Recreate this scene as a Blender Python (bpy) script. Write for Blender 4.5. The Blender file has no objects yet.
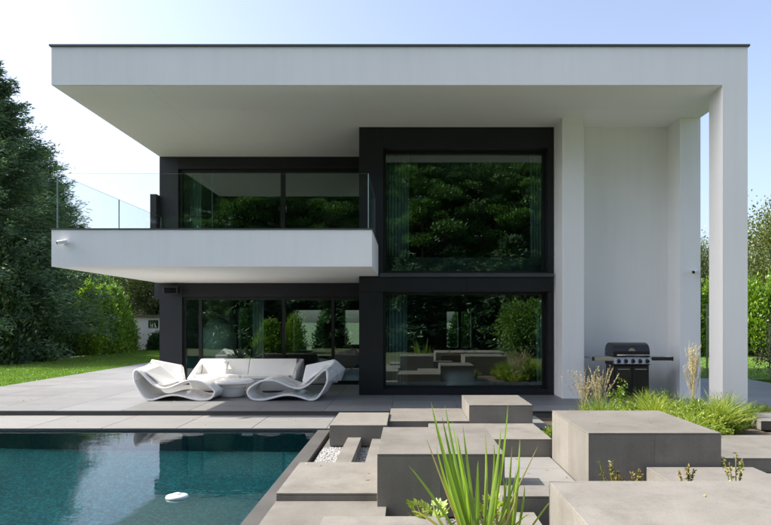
import bpy, bmesh, math, random
import numpy as np
from mathutils import Vector, Matrix

R = math.radians
random.seed(7)
rng = np.random.default_rng(11)
scene = bpy.context.scene
col = scene.collection

# ------------------------------------------------------------------ camera
CAM_Z = 1.62                      # eye height above the terrace (z = 0), looking along +Y
cam_data = bpy.data.cameras.new('camera')
cam = bpy.data.objects.new('camera', cam_data)
col.objects.link(cam)
cam.location = (0, 0, CAM_Z)
cam.rotation_euler = (R(90), 0, 0)
cam_data.sensor_width = 36.0
cam_data.lens = 600.0 / 771.0 * 36.0
cam_data.shift_x = (385.5 - 408.0) / 771.0
cam_data.shift_y = (321.0 - 262.5) / 771.0
cam_data.clip_end = 2000
scene.camera = cam

# ------------------------------------------------------------------ sky and sun
SUN_DIR = Vector((1.06, -0.05, -1.0)).normalized()     # the way the light travels
sun_el = math.asin(-SUN_DIR.z)
sun_az = math.atan2(-SUN_DIR.x, -SUN_DIR.y)            # clockwise from +Y
world = bpy.data.worlds.new('World')
scene.world = world
world.use_nodes = True
wn = world.node_tree.nodes
wl = world.node_tree.links
wn.clear()
w_out = wn.new('ShaderNodeOutputWorld')
w_bg = wn.new('ShaderNodeBackground')
w_sky = wn.new('ShaderNodeTexSky')
w_sky.sky_type = 'NISHITA'
w_sky.sun_disc = False
w_sky.sun_elevation = sun_el
w_sky.sun_rotation = sun_az
w_sky.altitude = 100
w_sky.air_density = 1.0
w_sky.dust_density = 3.8
w_sky.ozone_density = 1.2
w_bg.inputs['Strength'].default_value = 0.105
w_tint = wn.new('ShaderNodeMix'); w_tint.data_type = 'RGBA'; w_tint.blend_type = 'MULTIPLY'   # camera white balance, the same over the whole sky
w_tint.inputs[0].default_value = 1.0
w_tint.inputs[7].default_value = (0.885, 0.895, 0.95, 1)
w_sat = wn.new('ShaderNodeHueSaturation'); w_sat.inputs['Saturation'].default_value = 0.80      # thin high haze
wl.new(w_sky.outputs[0], w_sat.inputs['Color'])
wl.new(w_sat.outputs[0], w_tint.inputs[6])
wl.new(w_tint.outputs[2], w_bg.inputs[0])
wl.new(w_bg.outputs[0], w_out.inputs[0])

sun_data = bpy.data.lights.new('sun', 'SUN')
sun_data.energy = 3.0
sun_data.angle = R(0.53)
sun_data.color = (1.0, 0.93, 0.83)
sun = bpy.data.objects.new('sun', sun_data)
col.objects.link(sun)
sun.location = (-30, 5, 30)
sun.rotation_euler = SUN_DIR.to_track_quat('-Z', 'Y').to_euler()

scene.view_settings.view_transform = 'Standard'
scene.view_settings.look = 'None'
scene.view_settings.gamma = 1
scene.view_settings.exposure = 1.70
scene.render.engine = 'CYCLES'
scene.cycles.use_denoising = True
scene.cycles.max_bounces = 12
scene.cycles.transparent_max_bounces = 24
scene.cycles.transmission_bounces = 10
scene.cycles.glossy_bounces = 6
scene.cycles.diffuse_bounces = 5
scene.cycles.sample_clamp_indirect = 6
scene.cycles.caustics_reflective = False
scene.cycles.caustics_refractive = True

# ------------------------------------------------------------------ materials
MATS = {}

def new_mat(name):
    m = bpy.data.materials.new(name)
    m.use_nodes = True
    nt = m.node_tree
    nt.nodes.clear()
    out = nt.nodes.new('ShaderNodeOutputMaterial')
    MATS[name] = m
    return m, nt, nt.nodes, nt.links, out

def surf(name, c, rough=0.6, var=0.10, scale=3.0, fine=60.0, bump=0.15, bump_scale=80.0, metal=0.0,
         stretch=(1, 1, 1), c2=None, spec=0.4, per_object=0.0, stain=0.0, coat=0.0, streak=0.0, pores=0.0):
    """Opaque surface: base colour with broad and fine mottling, optional stains, small relief."""
    m, nt, N, L, out = new_mat(name)
    b = N.new('ShaderNodeBsdfPrincipled')
    tc = N.new('ShaderNodeTexCoord')
    geo = N.new('ShaderNodeNewGeometry')
    mp = N.new('ShaderNodeMapping')
    mp.inputs['Scale'].default_value = stretch
    L.new(geo.outputs['Position'], mp.inputs['Vector'])
    n1 = N.new('ShaderNodeTexNoise'); n1.inputs['Scale'].default_value = scale; n1.inputs['Detail'].default_value = 6
    n2 = N.new('ShaderNodeTexNoise'); n2.inputs['Scale'].default_value = fine; n2.inputs['Detail'].default_value = 3
    L.new(mp.outputs[0], n1.inputs['Vector']); L.new(mp.outputs[0], n2.inputs['Vector'])
    add = N.new('ShaderNodeMath'); add.operation = 'ADD'
    s2 = N.new('ShaderNodeMath'); s2.operation = 'MULTIPLY'; s2.inputs[1].default_value = 0.5
    L.new(n2.outputs[0], s2.inputs[0]); L.new(n1.outputs[0], add.inputs[0]); L.new(s2.outputs[0], add.inputs[1])
    if per_object:
        oi = N.new('ShaderNodeObjectInfo')
        po = N.new('ShaderNodeMath'); po.operation = 'MULTIPLY_ADD'
        po.inputs[1].default_value = per_object; L.new(oi.outputs['Random'], po.inputs[0])
        L.new(add.outputs[0], po.inputs[2]); add = po
    ramp = N.new('ShaderNodeMapRange')
    ramp.inputs['From Min'].default_value = 0.45; ramp.inputs['From Max'].default_value = 1.05 + per_object
    ramp.inputs['To Min'].default_value = 0.0; ramp.inputs['To Max'].default_value = 1.0
    L.new(add.outputs[0], ramp.inputs[0])
    mix = N.new('ShaderNodeMix'); mix.data_type = 'RGBA'
    lo = [x * (1 - var) for x in c]
    hi = [min(1, x * (1 + var)) for x in (c2 or c)]
    mix.inputs[6].default_value = (*lo, 1); mix.inputs[7].default_value = (*hi, 1)
    L.new(ramp.outputs[0], mix.inputs[0])
    colour = mix.outputs[2]
    if stain:
        n3 = N.new('ShaderNodeTexNoise'); n3.inputs['Scale'].default_value = 1.7; n3.inputs['Detail'].default_value = 8
        n3.inputs['Roughness'].default_value = 0.7
        L.new(geo.outputs['Position'], n3.inputs['Vector'])
        mr = N.new('ShaderNodeMapRange'); mr.inputs['From Min'].default_value = 0.52; mr.inputs['From Max'].default_value = 0.72
        mr.inputs['To Max'].default_value = stain
        L.new(n3.outputs[0], mr.inputs[0])
        mx = N.new('ShaderNodeMix'); mx.data_type = 'RGBA'
        mx.inputs[7].default_value = (*[x * 0.55 for x in c], 1)
        L.new(mr.outputs[0], mx.inputs[0]); L.new(colour, mx.inputs[6])
        colour = mx.outputs[2]
    if streak:
        mp2 = N.new('ShaderNodeMapping'); mp2.inputs['Scale'].default_value = (5.0, 5.0, 0.35)
        L.new(geo.outputs['Position'], mp2.inputs['Vector'])
        n4 = N.new('ShaderNodeTexNoise'); n4.inputs['Scale'].default_value = 1.3; n4.inputs['Detail'].default_value = 7
        n4.inputs['Roughness'].default_value = 0.65
        L.new(mp2.outputs[0], n4.inputs['Vector'])
        mr = N.new('ShaderNodeMapRange'); mr.inputs['From Min'].default_value = 0.45; mr.inputs['From Max'].default_value = 0.75
        mr.inputs['To Max'].default_value = streak
        L.new(n4.outputs[0], mr.inputs[0])
        mx = N.new('ShaderNodeMix'); mx.data_type = 'RGBA'
        mx.inputs[7].default_value = (*[x * 0.6 for x in c], 1)
        L.new(mr.outputs[0], mx.inputs[0]); L.new(colour, mx.inputs[6])
        colour = mx.outputs[2]
    if pores:
        n5 = N.new('ShaderNodeTexVoronoi'); n5.inputs['Scale'].default_value = 42
        L.new(geo.outputs['Position'], n5.inputs['Vector'])
        n6 = N.new('ShaderNodeTexNoise'); n6.inputs['Scale'].default_value = 9
        L.new(geo.outputs['Position'], n6.inputs['Vector'])
        th = N.new('ShaderNodeMath'); th.operation = 'MULTIPLY'; th.inputs[1].default_value = 0.34
        L.new(n6.outputs[0], th.inputs[0])
        lt_ = N.new('ShaderNodeMath'); lt_.operation = 'LESS_THAN'
        L.new(n5.outputs['Distance'], lt_.inputs[0]); L.new(th.outputs[0], lt_.inputs[1])
        ms = N.new('ShaderNodeMath'); ms.operation = 'MULTIPLY'; ms.inputs[1].default_value = pores
        L.new(lt_.outputs[0], ms.inputs[0])
        mx = N.new('ShaderNodeMix'); mx.data_type = 'RGBA'
        mx.inputs[7].default_value = (*[x * 0.5 for x in c], 1)
        L.new(ms.outputs[0], mx.inputs[0]); L.new(colour, mx.inputs[6])
        colour = mx.outputs[2]
    L.new(colour, b.inputs['Base Color'])
    b.inputs['Metallic'].default_value = metal
    b.inputs['Specular IOR Level'].default_value = spec
    if coat:
        b.inputs['Coat Weight'].default_value = coat; b.inputs['Coat Roughness'].default_value = 0.12
    rr = N.new('ShaderNodeMapRange')
    rr.inputs['To Min'].default_value = max(0.02, rough - 0.08); rr.inputs['To Max'].default_value = min(1, rough + 0.08)
    L.new(n1.outputs[0], rr.inputs[0]); L.new(rr.outputs[0], b.inputs['Roughness'])
    if bump:
        nb = N.new('ShaderNodeTexNoise'); nb.inputs['Scale'].default_value = bump_scale; nb.inputs['Detail'].default_value = 4
        L.new(geo.outputs['Position'], nb.inputs['Vector'])
        bp = N.new('ShaderNodeBump'); bp.inputs['Strength'].default_value = bump; bp.inputs['Distance'].default_value = 0.01
        L.new(nb.outputs[0], bp.inputs['Height']); L.new(bp.outputs[0], b.inputs['Normal'])
    L.new(b.outputs[0], out.inputs['Surface'])
    return m

def leafmat(name, dark, mid, light, trans=0.35, rough=0.5, gloss=0.06):
    m, nt, N, L, out = new_mat(name)
    geo = N.new('ShaderNodeNewGeometry')
    oi = N.new('ShaderNodeObjectInfo')
    nz = N.new('ShaderNodeTexNoise'); nz.inputs['Scale'].default_value = 0.9
    L.new(geo.outputs['Position'], nz.inputs['Vector'])
    a = N.new('ShaderNodeMath'); a.operation = 'MULTIPLY_ADD'; a.inputs[1].default_value = 0.55
    L.new(geo.outputs['Random Per Island'], a.inputs[0])
    s = N.new('ShaderNodeMath'); s.operation = 'MULTIPLY_ADD'; s.inputs[1].default_value = 0.8; s.inputs[2].default_value = -0.28
    L.new(nz.outputs[0], s.inputs[0]); L.new(s.outputs[0], a.inputs[2])
    o2 = N.new('ShaderNodeMath'); o2.operation = 'MULTIPLY_ADD'; o2.inputs[1].default_value = 0.25
    L.new(oi.outputs['Random'], o2.inputs[0]); L.new(a.outputs[0], o2.inputs[2])
    cr = N.new('ShaderNodeValToRGB')
    cr.color_ramp.elements[0].position = 0.15; cr.color_ramp.elements[0].color = (*dark, 1)
    cr.color_ramp.elements[1].position = 0.95; cr.color_ramp.elements[1].color = (*light, 1)
    e = cr.color_ramp.elements.new(0.55); e.color = (*mid, 1)
    L.new(o2.outputs[0], cr.inputs[0])
    d = N.new('ShaderNodeBsdfDiffuse'); t = N.new('ShaderNodeBsdfTranslucent'); g = N.new('ShaderNodeBsdfGlossy')
    g.inputs['Roughness'].default_value = rough; g.inputs['Color'].default_value = (0.8, 0.85, 0.8, 1)
    L.new(cr.outputs[0], d.inputs[0])
    br = N.new('ShaderNodeMix'); br.data_type = 'RGBA'; br.blend_type = 'MULTIPLY'; br.inputs[0].default_value = 1
    br.inputs[7].default_value = (1.15, 1.25, 0.6, 1)
    L.new(cr.outputs[0], br.inputs[6]); L.new(br.outputs[2], t.inputs[0])
    m1 = N.new('ShaderNodeMixShader'); m1.inputs[0].default_value = trans
    L.new(d.outputs[0], m1.inputs[1]); L.new(t.outputs[0], m1.inputs[2])
    m2 = N.new('ShaderNodeMixShader'); m2.inputs[0].default_value = gloss
    L.new(m1.outputs[0], m2.inputs[1]); L.new(g.outputs[0], m2.inputs[2])
    L.new(m2.outputs[0], out.inputs['Surface'])
    return m

def glassmat(name, tint=(0.86, 0.93, 0.91), r0=0.06):
    m, nt, N, L, out = new_mat(name)
    lw = N.new('ShaderNodeLayerWeight'); lw.inputs['Blend'].default_value = 0.5
    pw = N.new('ShaderNodeMath'); pw.operation = 'POWER'; pw.inputs[1].default_value = 5
    L.new(lw.outputs['Facing'], pw.inputs[0])
    ma = N.new('ShaderNodeMath'); ma.operation = 'MULTIPLY_ADD'; ma.inputs[1].default_value = 1 - r0; ma.inputs[2].default_value = r0
    L.new(pw.outputs[0], ma.inputs[0])
    tr = N.new('ShaderNodeBsdfTransparent'); tr.inputs[0].default_value = (*tint, 1)
    gl = N.new('ShaderNodeBsdfGlossy'); gl.inputs['Roughness'].default_value = 0.0; gl.inputs['Color'].default_value = (0.95, 1, 0.98, 1)
    mx = N.new('ShaderNodeMixShader')
    L.new(ma.outputs[0], mx.inputs[0]); L.new(tr.outputs[0], mx.inputs[1]); L.new(gl.outputs[0], mx.inputs[2])
    L.new(mx.outputs[0], out.inputs['Surface'])
    return m

surf('plaster', (0.885, 0.885, 0.875), streak=0.09, rough=0.85, var=0.03, scale=0.8, fine=220, bump=0.10, bump_scale=260, spec=0.2)
surf('soffit', (0.90, 0.895, 0.87), rough=0.85, var=0.03, scale=0.5, fine=200, bump=0.05, bump_scale=200, spec=0.2)
surf('anthracite', (0.012, 0.014, 0.017), rough=0.42, var=0.12, scale=1.2, fine=90, bump=0.05, bump_scale=150, spec=0.4)
surf('dark_cladding', (0.020, 0.024, 0.030), rough=0.5, var=0.15, scale=0.9, fine=70, bump=0.06, bump_scale=120)
surf('capping', (0.10, 0.11, 0.115), rough=0.4, var=0.12, scale=2, fine=40, bump=0.03, metal=0.6)
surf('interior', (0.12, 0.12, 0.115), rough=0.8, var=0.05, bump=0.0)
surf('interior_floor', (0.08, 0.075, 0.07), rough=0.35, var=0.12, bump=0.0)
surf('terrace_tile', (0.180, 0.181, 0.180), rough=0.5, var=0.2, scale=1.6, fine=28, stretch=(1.0, 7, 1), bump=0.08, bump_scale=70, per_object=0.7, stain=0.25)
surf('coping_tile', (0.200, 0.199, 0.192), rough=0.6, var=0.14, scale=1.5, fine=30, stretch=(1.0, 8, 1), bump=0.1, bump_scale=60, per_object=0.3, stain=0.2)
surf('joint', (0.10, 0.10, 0.095), rough=0.9, bump=0.0)
surf('stone', (0.164, 0.154, 0.134), rough=0.65, var=0.18, scale=2.6, fine=60, bump=0.3, bump_scale=130, per_object=0.4, stain=0.55, streak=0.3, pores=0.35, c2=(0.196, 0.186, 0.166))
surf('stone_core', (0.10, 0.095, 0.088), rough=0.9, bump=0.0)
surf('pool_edge', (0.085, 0.083, 0.08), rough=0.45, var=0.2, scale=3, fine=60, bump=0.1)
surf('white_shell', (0.90, 0.90, 0.89), rough=0.28, var=0.02, scale=2, bump=0.0, coat=0.3)
surf('white_cushion', (0.87, 0.865, 0.84), rough=0.85, var=0.03, scale=5, bump=0.15, bump_scale=300)
surf('black_metal', (0.012, 0.012, 0.013), rough=0.3, var=0.1, bump=0.0, coat=0.3)
surf('black_plastic', (0.02, 0.02, 0.021), rough=0.5, var=0.1, bump=0.0)
surf('steel', (0.42, 0.42, 0.41), rough=0.34, var=0.08, scale=2, fine=40, stretch=(1, 1, 20), bump=0.0, metal=0.9)
surf('shelf_wood', (0.42, 0.36, 0.25), rough=0.5, var=0.15, stretch=(1, 10, 10), bump=0.05)
surf('curtain', (0.62, 0.66, 0.66), rough=0.9, var=0.05, bump=0.05)
surf('soil', (0.075, 0.058, 0.042), rough=0.95, var=0.3, scale=5, fine=60, bump=0.5, bump_scale=40)
surf('ground', (0.07, 0.085, 0.035), rough=0.95, var=0.35, scale=0.6, fine=14, bump=0.4, bump_scale=20)
surf('lawn', (0.08, 0.16, 0.010), rough=0.9, var=0.25, scale=0.8, fine=30, bump=0.5, bump_scale=50, c2=(0.10, 0.18, 0.012))
surf('gravel_bed', (0.32, 0.31, 0.29), rough=0.9, var=0.35, scale=30, fine=90, bump=0.6, bump_scale=60)
surf('white_pebble', (0.40, 0.40, 0.39), rough=0.7, var=0.12, scale=14, fine=80, bump=0.1)
surf('grey_pebble', (0.17, 0.165, 0.155), rough=0.75, var=0.3, scale=20, fine=80, bump=0.1)
surf('bark', (0.11, 0.08, 0.055), rough=0.95, var=0.35, scale=6, fine=40, stretch=(1, 1, 0.3), bump=0.6, bump_scale=30)
surf('shed_wall', (0.62, 0.61, 0.58), rough=0.85, var=0.06, bump=0.1)
surf('shed_roof', (0.09, 0.075, 0.07), rough=0.8, bump=0.1)
surf('float_white', (0.8, 0.8, 0.8), rough=0.4, var=0.02, bump=0.0)
surf('float_blue', (0.10, 0.22, 0.45), rough=0.4, var=0.05, bump=0.0)
surf('egg_shell', (0.80, 0.84, 0.82), rough=0.6, var=0.05, bump=0.0)
surf('glass_edge', (0.30, 0.40, 0.38), rough=0.2, var=0.05, bump=0.0)
surf('fence_metal', (0.22, 0.26, 0.12), rough=0.5, var=0.1, bump=0.0)
surf('camera_dome', (0.01, 0.01, 0.012), rough=0.1, bump=0.0)
surf('pale_plume', (0.46, 0.37, 0.25), rough=0.9, var=0.2, scale=9, bump=0.0)

leafmat('conifer_leaf', (0.024, 0.060, 0.038), (0.062, 0.128, 0.068), (0.14, 0.22, 0.085), trans=0.3)
leafmat('blue_conifer_leaf', (0.03, 0.07, 0.062), (0.065, 0.13, 0.11), (0.12, 0.21, 0.16), trans=0.25)
leafmat('pine_leaf', (0.035, 0.085, 0.022), (0.09, 0.20, 0.048), (0.20, 0.34, 0.09), trans=0.35)
leafmat('dark_thuja_leaf', (0.012, 0.034, 0.008), (0.030, 0.075, 0.016), (0.065, 0.135, 0.026), trans=0.25)
leafmat('bright_thuja_leaf', (0.055, 0.13, 0.006), (0.15, 0.27, 0.014), (0.28, 0.40, 0.03), trans=0.4)
leafmat('tree_leaf', (0.030, 0.055, 0.012), (0.080, 0.115, 0.025), (0.17, 0.19, 0.05), trans=0.3)
leafmat('purple_leaf', (0.07, 0.025, 0.03), (0.16, 0.07, 0.06), (0.30, 0.16, 0.11), trans=0.35)
leafmat('bed_leaf', (0.09, 0.17, 0.012), (0.24, 0.33, 0.02), (0.44, 0.48, 0.06), trans=0.45)
leafmat('bed_leaf_green', (0.04, 0.11, 0.02), (0.10, 0.20, 0.03), (0.22, 0.32, 0.06), trans=0.4)
leafmat('iris_leaf', (0.10, 0.22, 0.014), (0.24, 0.38, 0.04), (0.46, 0.54, 0.12), trans=0.45, rough=0.35, gloss=0.08)
leafmat('dry_leaf', (0.20, 0.16, 0.05), (0.34, 0.30, 0.09), (0.46, 0.42, 0.16), trans=0.4)
leafmat('plume_leaf', (0.30, 0.24, 0.15), (0.50, 0.42, 0.30), (0.68, 0.60, 0.46), trans=0.45)
leafmat('sedum_leaf', (0.10, 0.14, 0.02), (0.22, 0.22, 0.04), (0.38, 0.16, 0.08), trans=0.3)
leafmat('lawn_blade', (0.05, 0.125, 0.006), (0.10, 0.20, 0.009), (0.18, 0.28, 0.014), trans=0.35)
leafmat('agave_leaf', (0.012, 0.03, 0.02), (0.03, 0.06, 0.035), (0.10, 0.15, 0.09), trans=0.1)

glassmat('window_glass', tint=(0.62, 0.74, 0.71), r0=0.13)
glassmat('rail_glass', tint=(0.975, 0.99, 0.985), r0=0.022)

def make_water():
    m, nt, N, L, out = new_mat('water')
    geo = N.new('ShaderNodeNewGeometry')
    mp = N.new('ShaderNodeMapping'); mp.inputs['Scale'].default_value = (1.0, 1.6, 1.0)
    L.new(geo.outputs['Position'], mp.inputs['Vector'])
    n1 = N.new('ShaderNodeTexNoise'); n1.inputs['Scale'].default_value = 2.2; n1.inputs['Detail'].default_value = 3
    n2 = N.new('ShaderNodeTexNoise'); n2.inputs['Scale'].default_value = 13.0; n2.inputs['Detail'].default_value = 2
    L.new(mp.outputs[0], n1.inputs['Vector']); L.new(mp.outputs[0], n2.inputs['Vector'])
    a = N.new('ShaderNodeMath'); a.operation = 'MULTIPLY_ADD'; a.inputs[1].default_value = 0.22
    L.new(n2.outputs[0], a.inputs[0]); L.new(n1.outputs[0], a.inputs[2])
    bp = N.new('ShaderNodeBump'); bp.inputs['Strength'].default_value = 0.055; bp.inputs['Distance'].default_value = 0.03
    L.new(a.outputs[0], bp.inputs['Height'])
    fr = N.new('ShaderNodeFresnel'); fr.inputs['IOR'].default_value = 1.333
    L.new(bp.outputs[0], fr.inputs['Normal'])
    gl = N.new('ShaderNodeBsdfGlossy'); gl.inputs['Roughness'].default_value = 0.0
    rf = N.new('ShaderNodeBsdfRefraction'); rf.inputs['IOR'].default_value = 1.333; rf.inputs['Roughness'].default_value = 0.0
    rf.inputs['Color'].default_value = (0.80, 0.97, 0.97, 1)
    L.new(bp.outputs[0], gl.inputs['Normal']); L.new(bp.outputs[0], rf.inputs['Normal'])
    mx = N.new('ShaderNodeMixShader')
    L.new(fr.outputs[0], mx.inputs[0]); L.new(rf.outputs[0], mx.inputs[1]); L.new(gl.outputs[0], mx.inputs[2])
    L.new(mx.outputs[0], out.inputs['Surface'])
make_water()

def make_mosaic():
    m, nt, N, L, out = new_mat('mosaic')
    b = N.new('ShaderNodeBsdfPrincipled'); b.inputs['Roughness'].default_value = 0.4
    geo = N.new('ShaderNodeNewGeometry')
    sc = N.new('ShaderNodeVectorMath'); sc.operation = 'SCALE'; sc.inputs['Scale'].default_value = 40.0
    L.new(geo.outputs['Position'], sc.inputs[0])
    fl = N.new('ShaderNodeVectorMath'); fl.operation = 'FLOOR'
    ad = N.new('ShaderNodeVectorMath'); ad.operation = 'ADD'; ad.inputs[1].default_value = (0.013, 0.017, 0.019)
    L.new(sc.outputs[0], ad.inputs[0]); L.new(ad.outputs[0], fl.inputs[0])
    wnz = N.new('ShaderNodeTexWhiteNoise'); wnz.noise_dimensions = '3D'
    L.new(fl.outputs[0], wnz.inputs['Vector'])
    cr = N.new('ShaderNodeValToRGB')
    els = cr.color_ramp.elements
    els[0].position = 0.0; els[0].color = (0.002, 0.024, 0.036, 1)
    els[1].position = 1.0; els[1].color = (0.008, 0.125, 0.150, 1)
    e = els.new(0.55); e.color = (0.001, 0.062, 0.080, 1)
    L.new(wnz.outputs['Value'], cr.inputs[0])
    L.new(cr.outputs[0], b.inputs['Base Color'])
    L.new(b.outputs[0], out.inputs['Surface'])
make_mosaic()

# ------------------------------------------------------------------ helpers
def M(n):
    return MATS[n]

def tag(o, label=None, cat=None, group=None, kind=None):
    if label: o['label'] = label
    if cat: o['category'] = cat
    if group: o['group'] = group
    if kind: o['kind'] = kind
    return o

def empty(name, loc=(0, 0, 0), rz=0.0, label=None, cat=None, group=None):
    o = bpy.data.objects.new(name, None)
    o.empty_display_size = 0.2
    o.location = loc
    o.rotation_euler = (0, 0, rz)
    col.objects.link(o)
    return tag(o, label, cat, group)

def link(name, me, mat=None, parent=None, loc=(0, 0, 0), rot=(0, 0, 0), scale=(1, 1, 1)):
    o = bpy.data.objects.new(name, me)
    if mat and not me.materials:
        me.materials.append(M(mat))
    o.location = loc; o.rotation_euler = rot; o.scale = scale
    col.objects.link(o)
    if parent: o.parent = parent
    return o

class MB:
    """collects shapes, builds ONE mesh object"""
    def __init__(s):
        s.v = []; s.f = []
    def add(s, vs, fs):
        n = len(s.v)
        s.v += [tuple(p) for p in vs]
        s.f += [tuple(i + n for i in f) for f in fs]
        return s
    def box(s, x0, x1, y0, y1, z0, z1):
        return s.add([(x0, y0, z0), (x1, y0, z0), (x1, y1, z0), (x0, y1, z0), (x0, y0, z1), (x1, y0, z1), (x1, y1, z1), (x0, y1, z1)],
                     [(0, 3, 2, 1), (4, 5, 6, 7), (0, 1, 5, 4), (1, 2, 6, 5), (2, 3, 7, 6), (3, 0, 4, 7)])
    def hexa(s, pts):
        return s.add(pts, [(0, 3, 2, 1), (4, 5, 6, 7), (0, 1, 5, 4), (1, 2, 6, 5), (2, 3, 7, 6), (3, 0, 4, 7)])
    def prism_x(s, prof, x0, x1):
        """profile of (y, z) pushed along x"""
        n = len(prof)
        vs = [(x0, y, z) for y, z in prof] + [(x1, y, z) for y, z in prof]
        fs = [(i, (i + 1) % n, n + (i + 1) % n, n + i) for i in range(n)] + [tuple(range(n))[::-1], tuple(range(n, 2 * n))]
        return s.add(vs, fs)
    def tube(s, pts, rad, seg=8, cap=True):
        pts = [Vector(p) for p in pts]
        n = len(pts)
        if not hasattr(rad, '__len__'): rad = [rad] * n
        base = len(s.v)
        for i, p in enumerate(pts):
            d = (pts[min(i + 1, n - 1)] - pts[max(i - 1, 0)]).normalized()
            u = d.cross(Vector((0, 0, 1)) if abs(d.z) < 0.95 else Vector((0, 1, 0))).normalized()
            w = d.cross(u)
            for k in range(seg):
                a = 2 * math.pi * k / seg
                s.v.append(tuple(p + (u * math.cos(a) + w * math.sin(a)) * rad[i]))
        for i in range(n - 1):
            for k in range(seg):
                a = base + i * seg + k; b = base + i * seg + (k + 1) % seg
                s.f.append((a, b, b + seg, a + seg))
        if cap:
            s.f.append(tuple(base + k for k in range(seg))[::-1])
            s.f.append(tuple(base + (n - 1) * seg + k for k in range(seg)))
        return s
    def lathe(s, prof, seg=20, c=(0, 0, 0)):
        base = len(s.v)
        for r, z in prof:
            for k in range(seg):
                a = 2 * math.pi * k / seg
                s.v.append((c[0] + r * math.cos(a), c[1] + r * math.sin(a), c[2] + z))
        for i in range(len(prof) - 1):
            for k in range(seg):
                a = base + i * seg + k; b = base + i * seg + (k + 1) % seg
                s.f.append((a, b, b + seg, a + seg))
        s.f.append(tuple(base + k for k in range(seg))[::-1])
        s.f.append(tuple(base + (len(prof) - 1) * seg + k for k in range(seg)))
        return s
    def mesh(s, name, mat=None, smooth=False, bevel=0.0, seg=1):
        me = bpy.data.meshes.new(name)
        me.from_pydata(s.v, [], s.f)
        bm = bmesh.new(); bm.from_mesh(me)
        bmesh.ops.recalc_face_normals(bm, faces=bm.faces)
        if bevel:
            bmesh.ops.bevel(bm, geom=[e for e in bm.edges if len(e.link_faces) == 2 and e.calc_face_angle(0) > 0.5],
                            offset=bevel, segments=seg, affect='EDGES', profile=0.5)
        bm.to_mesh(me); bm.free()
        if smooth:
            me.shade_smooth()
        if mat: me.materials.append(M(mat))
        return me
    def build(s, name, mat, parent=None, smooth=False, bevel=0.0, seg=1, loc=(0, 0, 0), rz=0.0):
        me = s.mesh(name, mat, smooth, bevel, seg)
        return link(name, me, None, parent, loc, (0, 0, rz))

def smooth_angle(o, deg=40):
    me = o.data
    me.shade_smooth()
    bm = bmesh.new(); bm.from_mesh(me)
    for e in bm.edges:
        if len(e.link_faces) == 2 and e.calc_face_angle(0) > R(deg):
            e.smooth = False
    bm.to_mesh(me); bm.free()

def px(x, y_px, Y):
    """a point of the photograph at the depth Y, used to read off real positions"""
    return Vector(((x - 408) * Y / 600.0, Y, CAM_Z - (y_px - 321) * Y / 600.0))

def quads_mesh(name, V, mat, nper=4):
    """V: (n*4, 3) array -> n quads"""
    n = len(V) // nper
    me = bpy.data.meshes.new(name)
    me.vertices.add(len(V)); me.vertices.foreach_set('co', np.ascontiguousarray(V, dtype=np.float32).ravel())
    me.loops.add(len(V)); me.loops.foreach_set('vertex_index', np.arange(len(V), dtype=np.int32))
    me.polygons.add(n)
    me.polygons.foreach_set('loop_start', np.arange(0, len(V), nper, dtype=np.int32))
    me.polygons.foreach_set('loop_total', np.full(n, nper, dtype=np.int32))
    me.update(calc_edges=True)
    me.materials.append(M(mat))
    return me

def unit(a):
    return a / np.maximum(np.linalg.norm(a, axis=1, keepdims=True), 1e-9)

def leaves(P, D, L, W, up=0.0):
    """rhombic leaves starting at P in direction D"""
    n = len(P)
    D = unit(D)
    S = unit(np.cross(D, rng.normal(size=(n, 3)) * (1 - 0.45 * up) + np.array([-0.5, 0.15, 1.1]) * up))
    L = np.broadcast_to(np.asarray(L, float), (n,))[:, None]
    W = np.broadcast_to(np.asarray(W, float), (n,))[:, None]
    bend = rng.normal(size=(n, 3)) * 0.06 * L
    V = np.empty((n, 4, 3))
    V[:, 0] = P
    V[:, 1] = P + D * L * 0.45 + S * W * 0.5
    V[:, 2] = P + D * L + bend
    V[:, 3] = P + D * L * 0.45 - S * W * 0.5
    return V.reshape(-1, 3)

# ------------------------------------------------------------------ ground and terrain
POOL = (-13.0, -1.44, 1.2, 9.58)     # water x0, x1, y0, y1
POOL_Z = -0.13
g = MB()
x0, x1, y0, y1 = POOL[0] - 0.3, POOL[1] + 0.12, POOL[2] - 0.3, POOL[3] + 0.2
G = 600
for a in ((-G, G, -G, y0), (-G, G, y1, G), (-G, x0, y0, y1), (x1, G, y0, y1)):
    g.add([(a[0], a[2], -0.24), (a[1], a[2], -0.24), (a[1], a[3], -0.24), (a[0], a[3], -0.24)], [(0, 1, 2, 3)])
tag(g.build('ground', 'ground'), 'wide green ground reaching to the horizon', kind='structure')

def lawn(name, x0, x1, y0, y1, n, label):
    o = MB().box(x0, x1, y0, y1, -0.23, -0.03).build(name, 'lawn')
    tag(o, label, kind='structure')
    P = np.column_stack([rng.uniform(x0, x1, n), rng.uniform(y0, y1, n), np.full(n, -0.03)])
    D = rng.normal(size=(n, 3)) * 0.45; D[:, 2] = 1
    b = link('grass', quads_mesh('grass', leaves(P, D, rng.uniform(0.03, 0.07, n), rng.uniform(0.012, 0.022, n)), 'lawn_blade'))
    tag(b, 'short mown grass blades of the ' + label.split(' ', 1)[1], 'grass', kind='stuff')
lawn('lawn', -15.0, -10.1, 14.2, 34.0, 90000, 'a sunny lawn between the left terrace edge and the hedge')
lawn('lawn', 8.0, 26.0, 17.0, 30.0, 70000, 'a lawn strip behind the right column')
lawn('lawn', -9.0, 7.5, 22.5, 30.0, 30000, 'a lawn behind the house seen through its windows')

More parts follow.
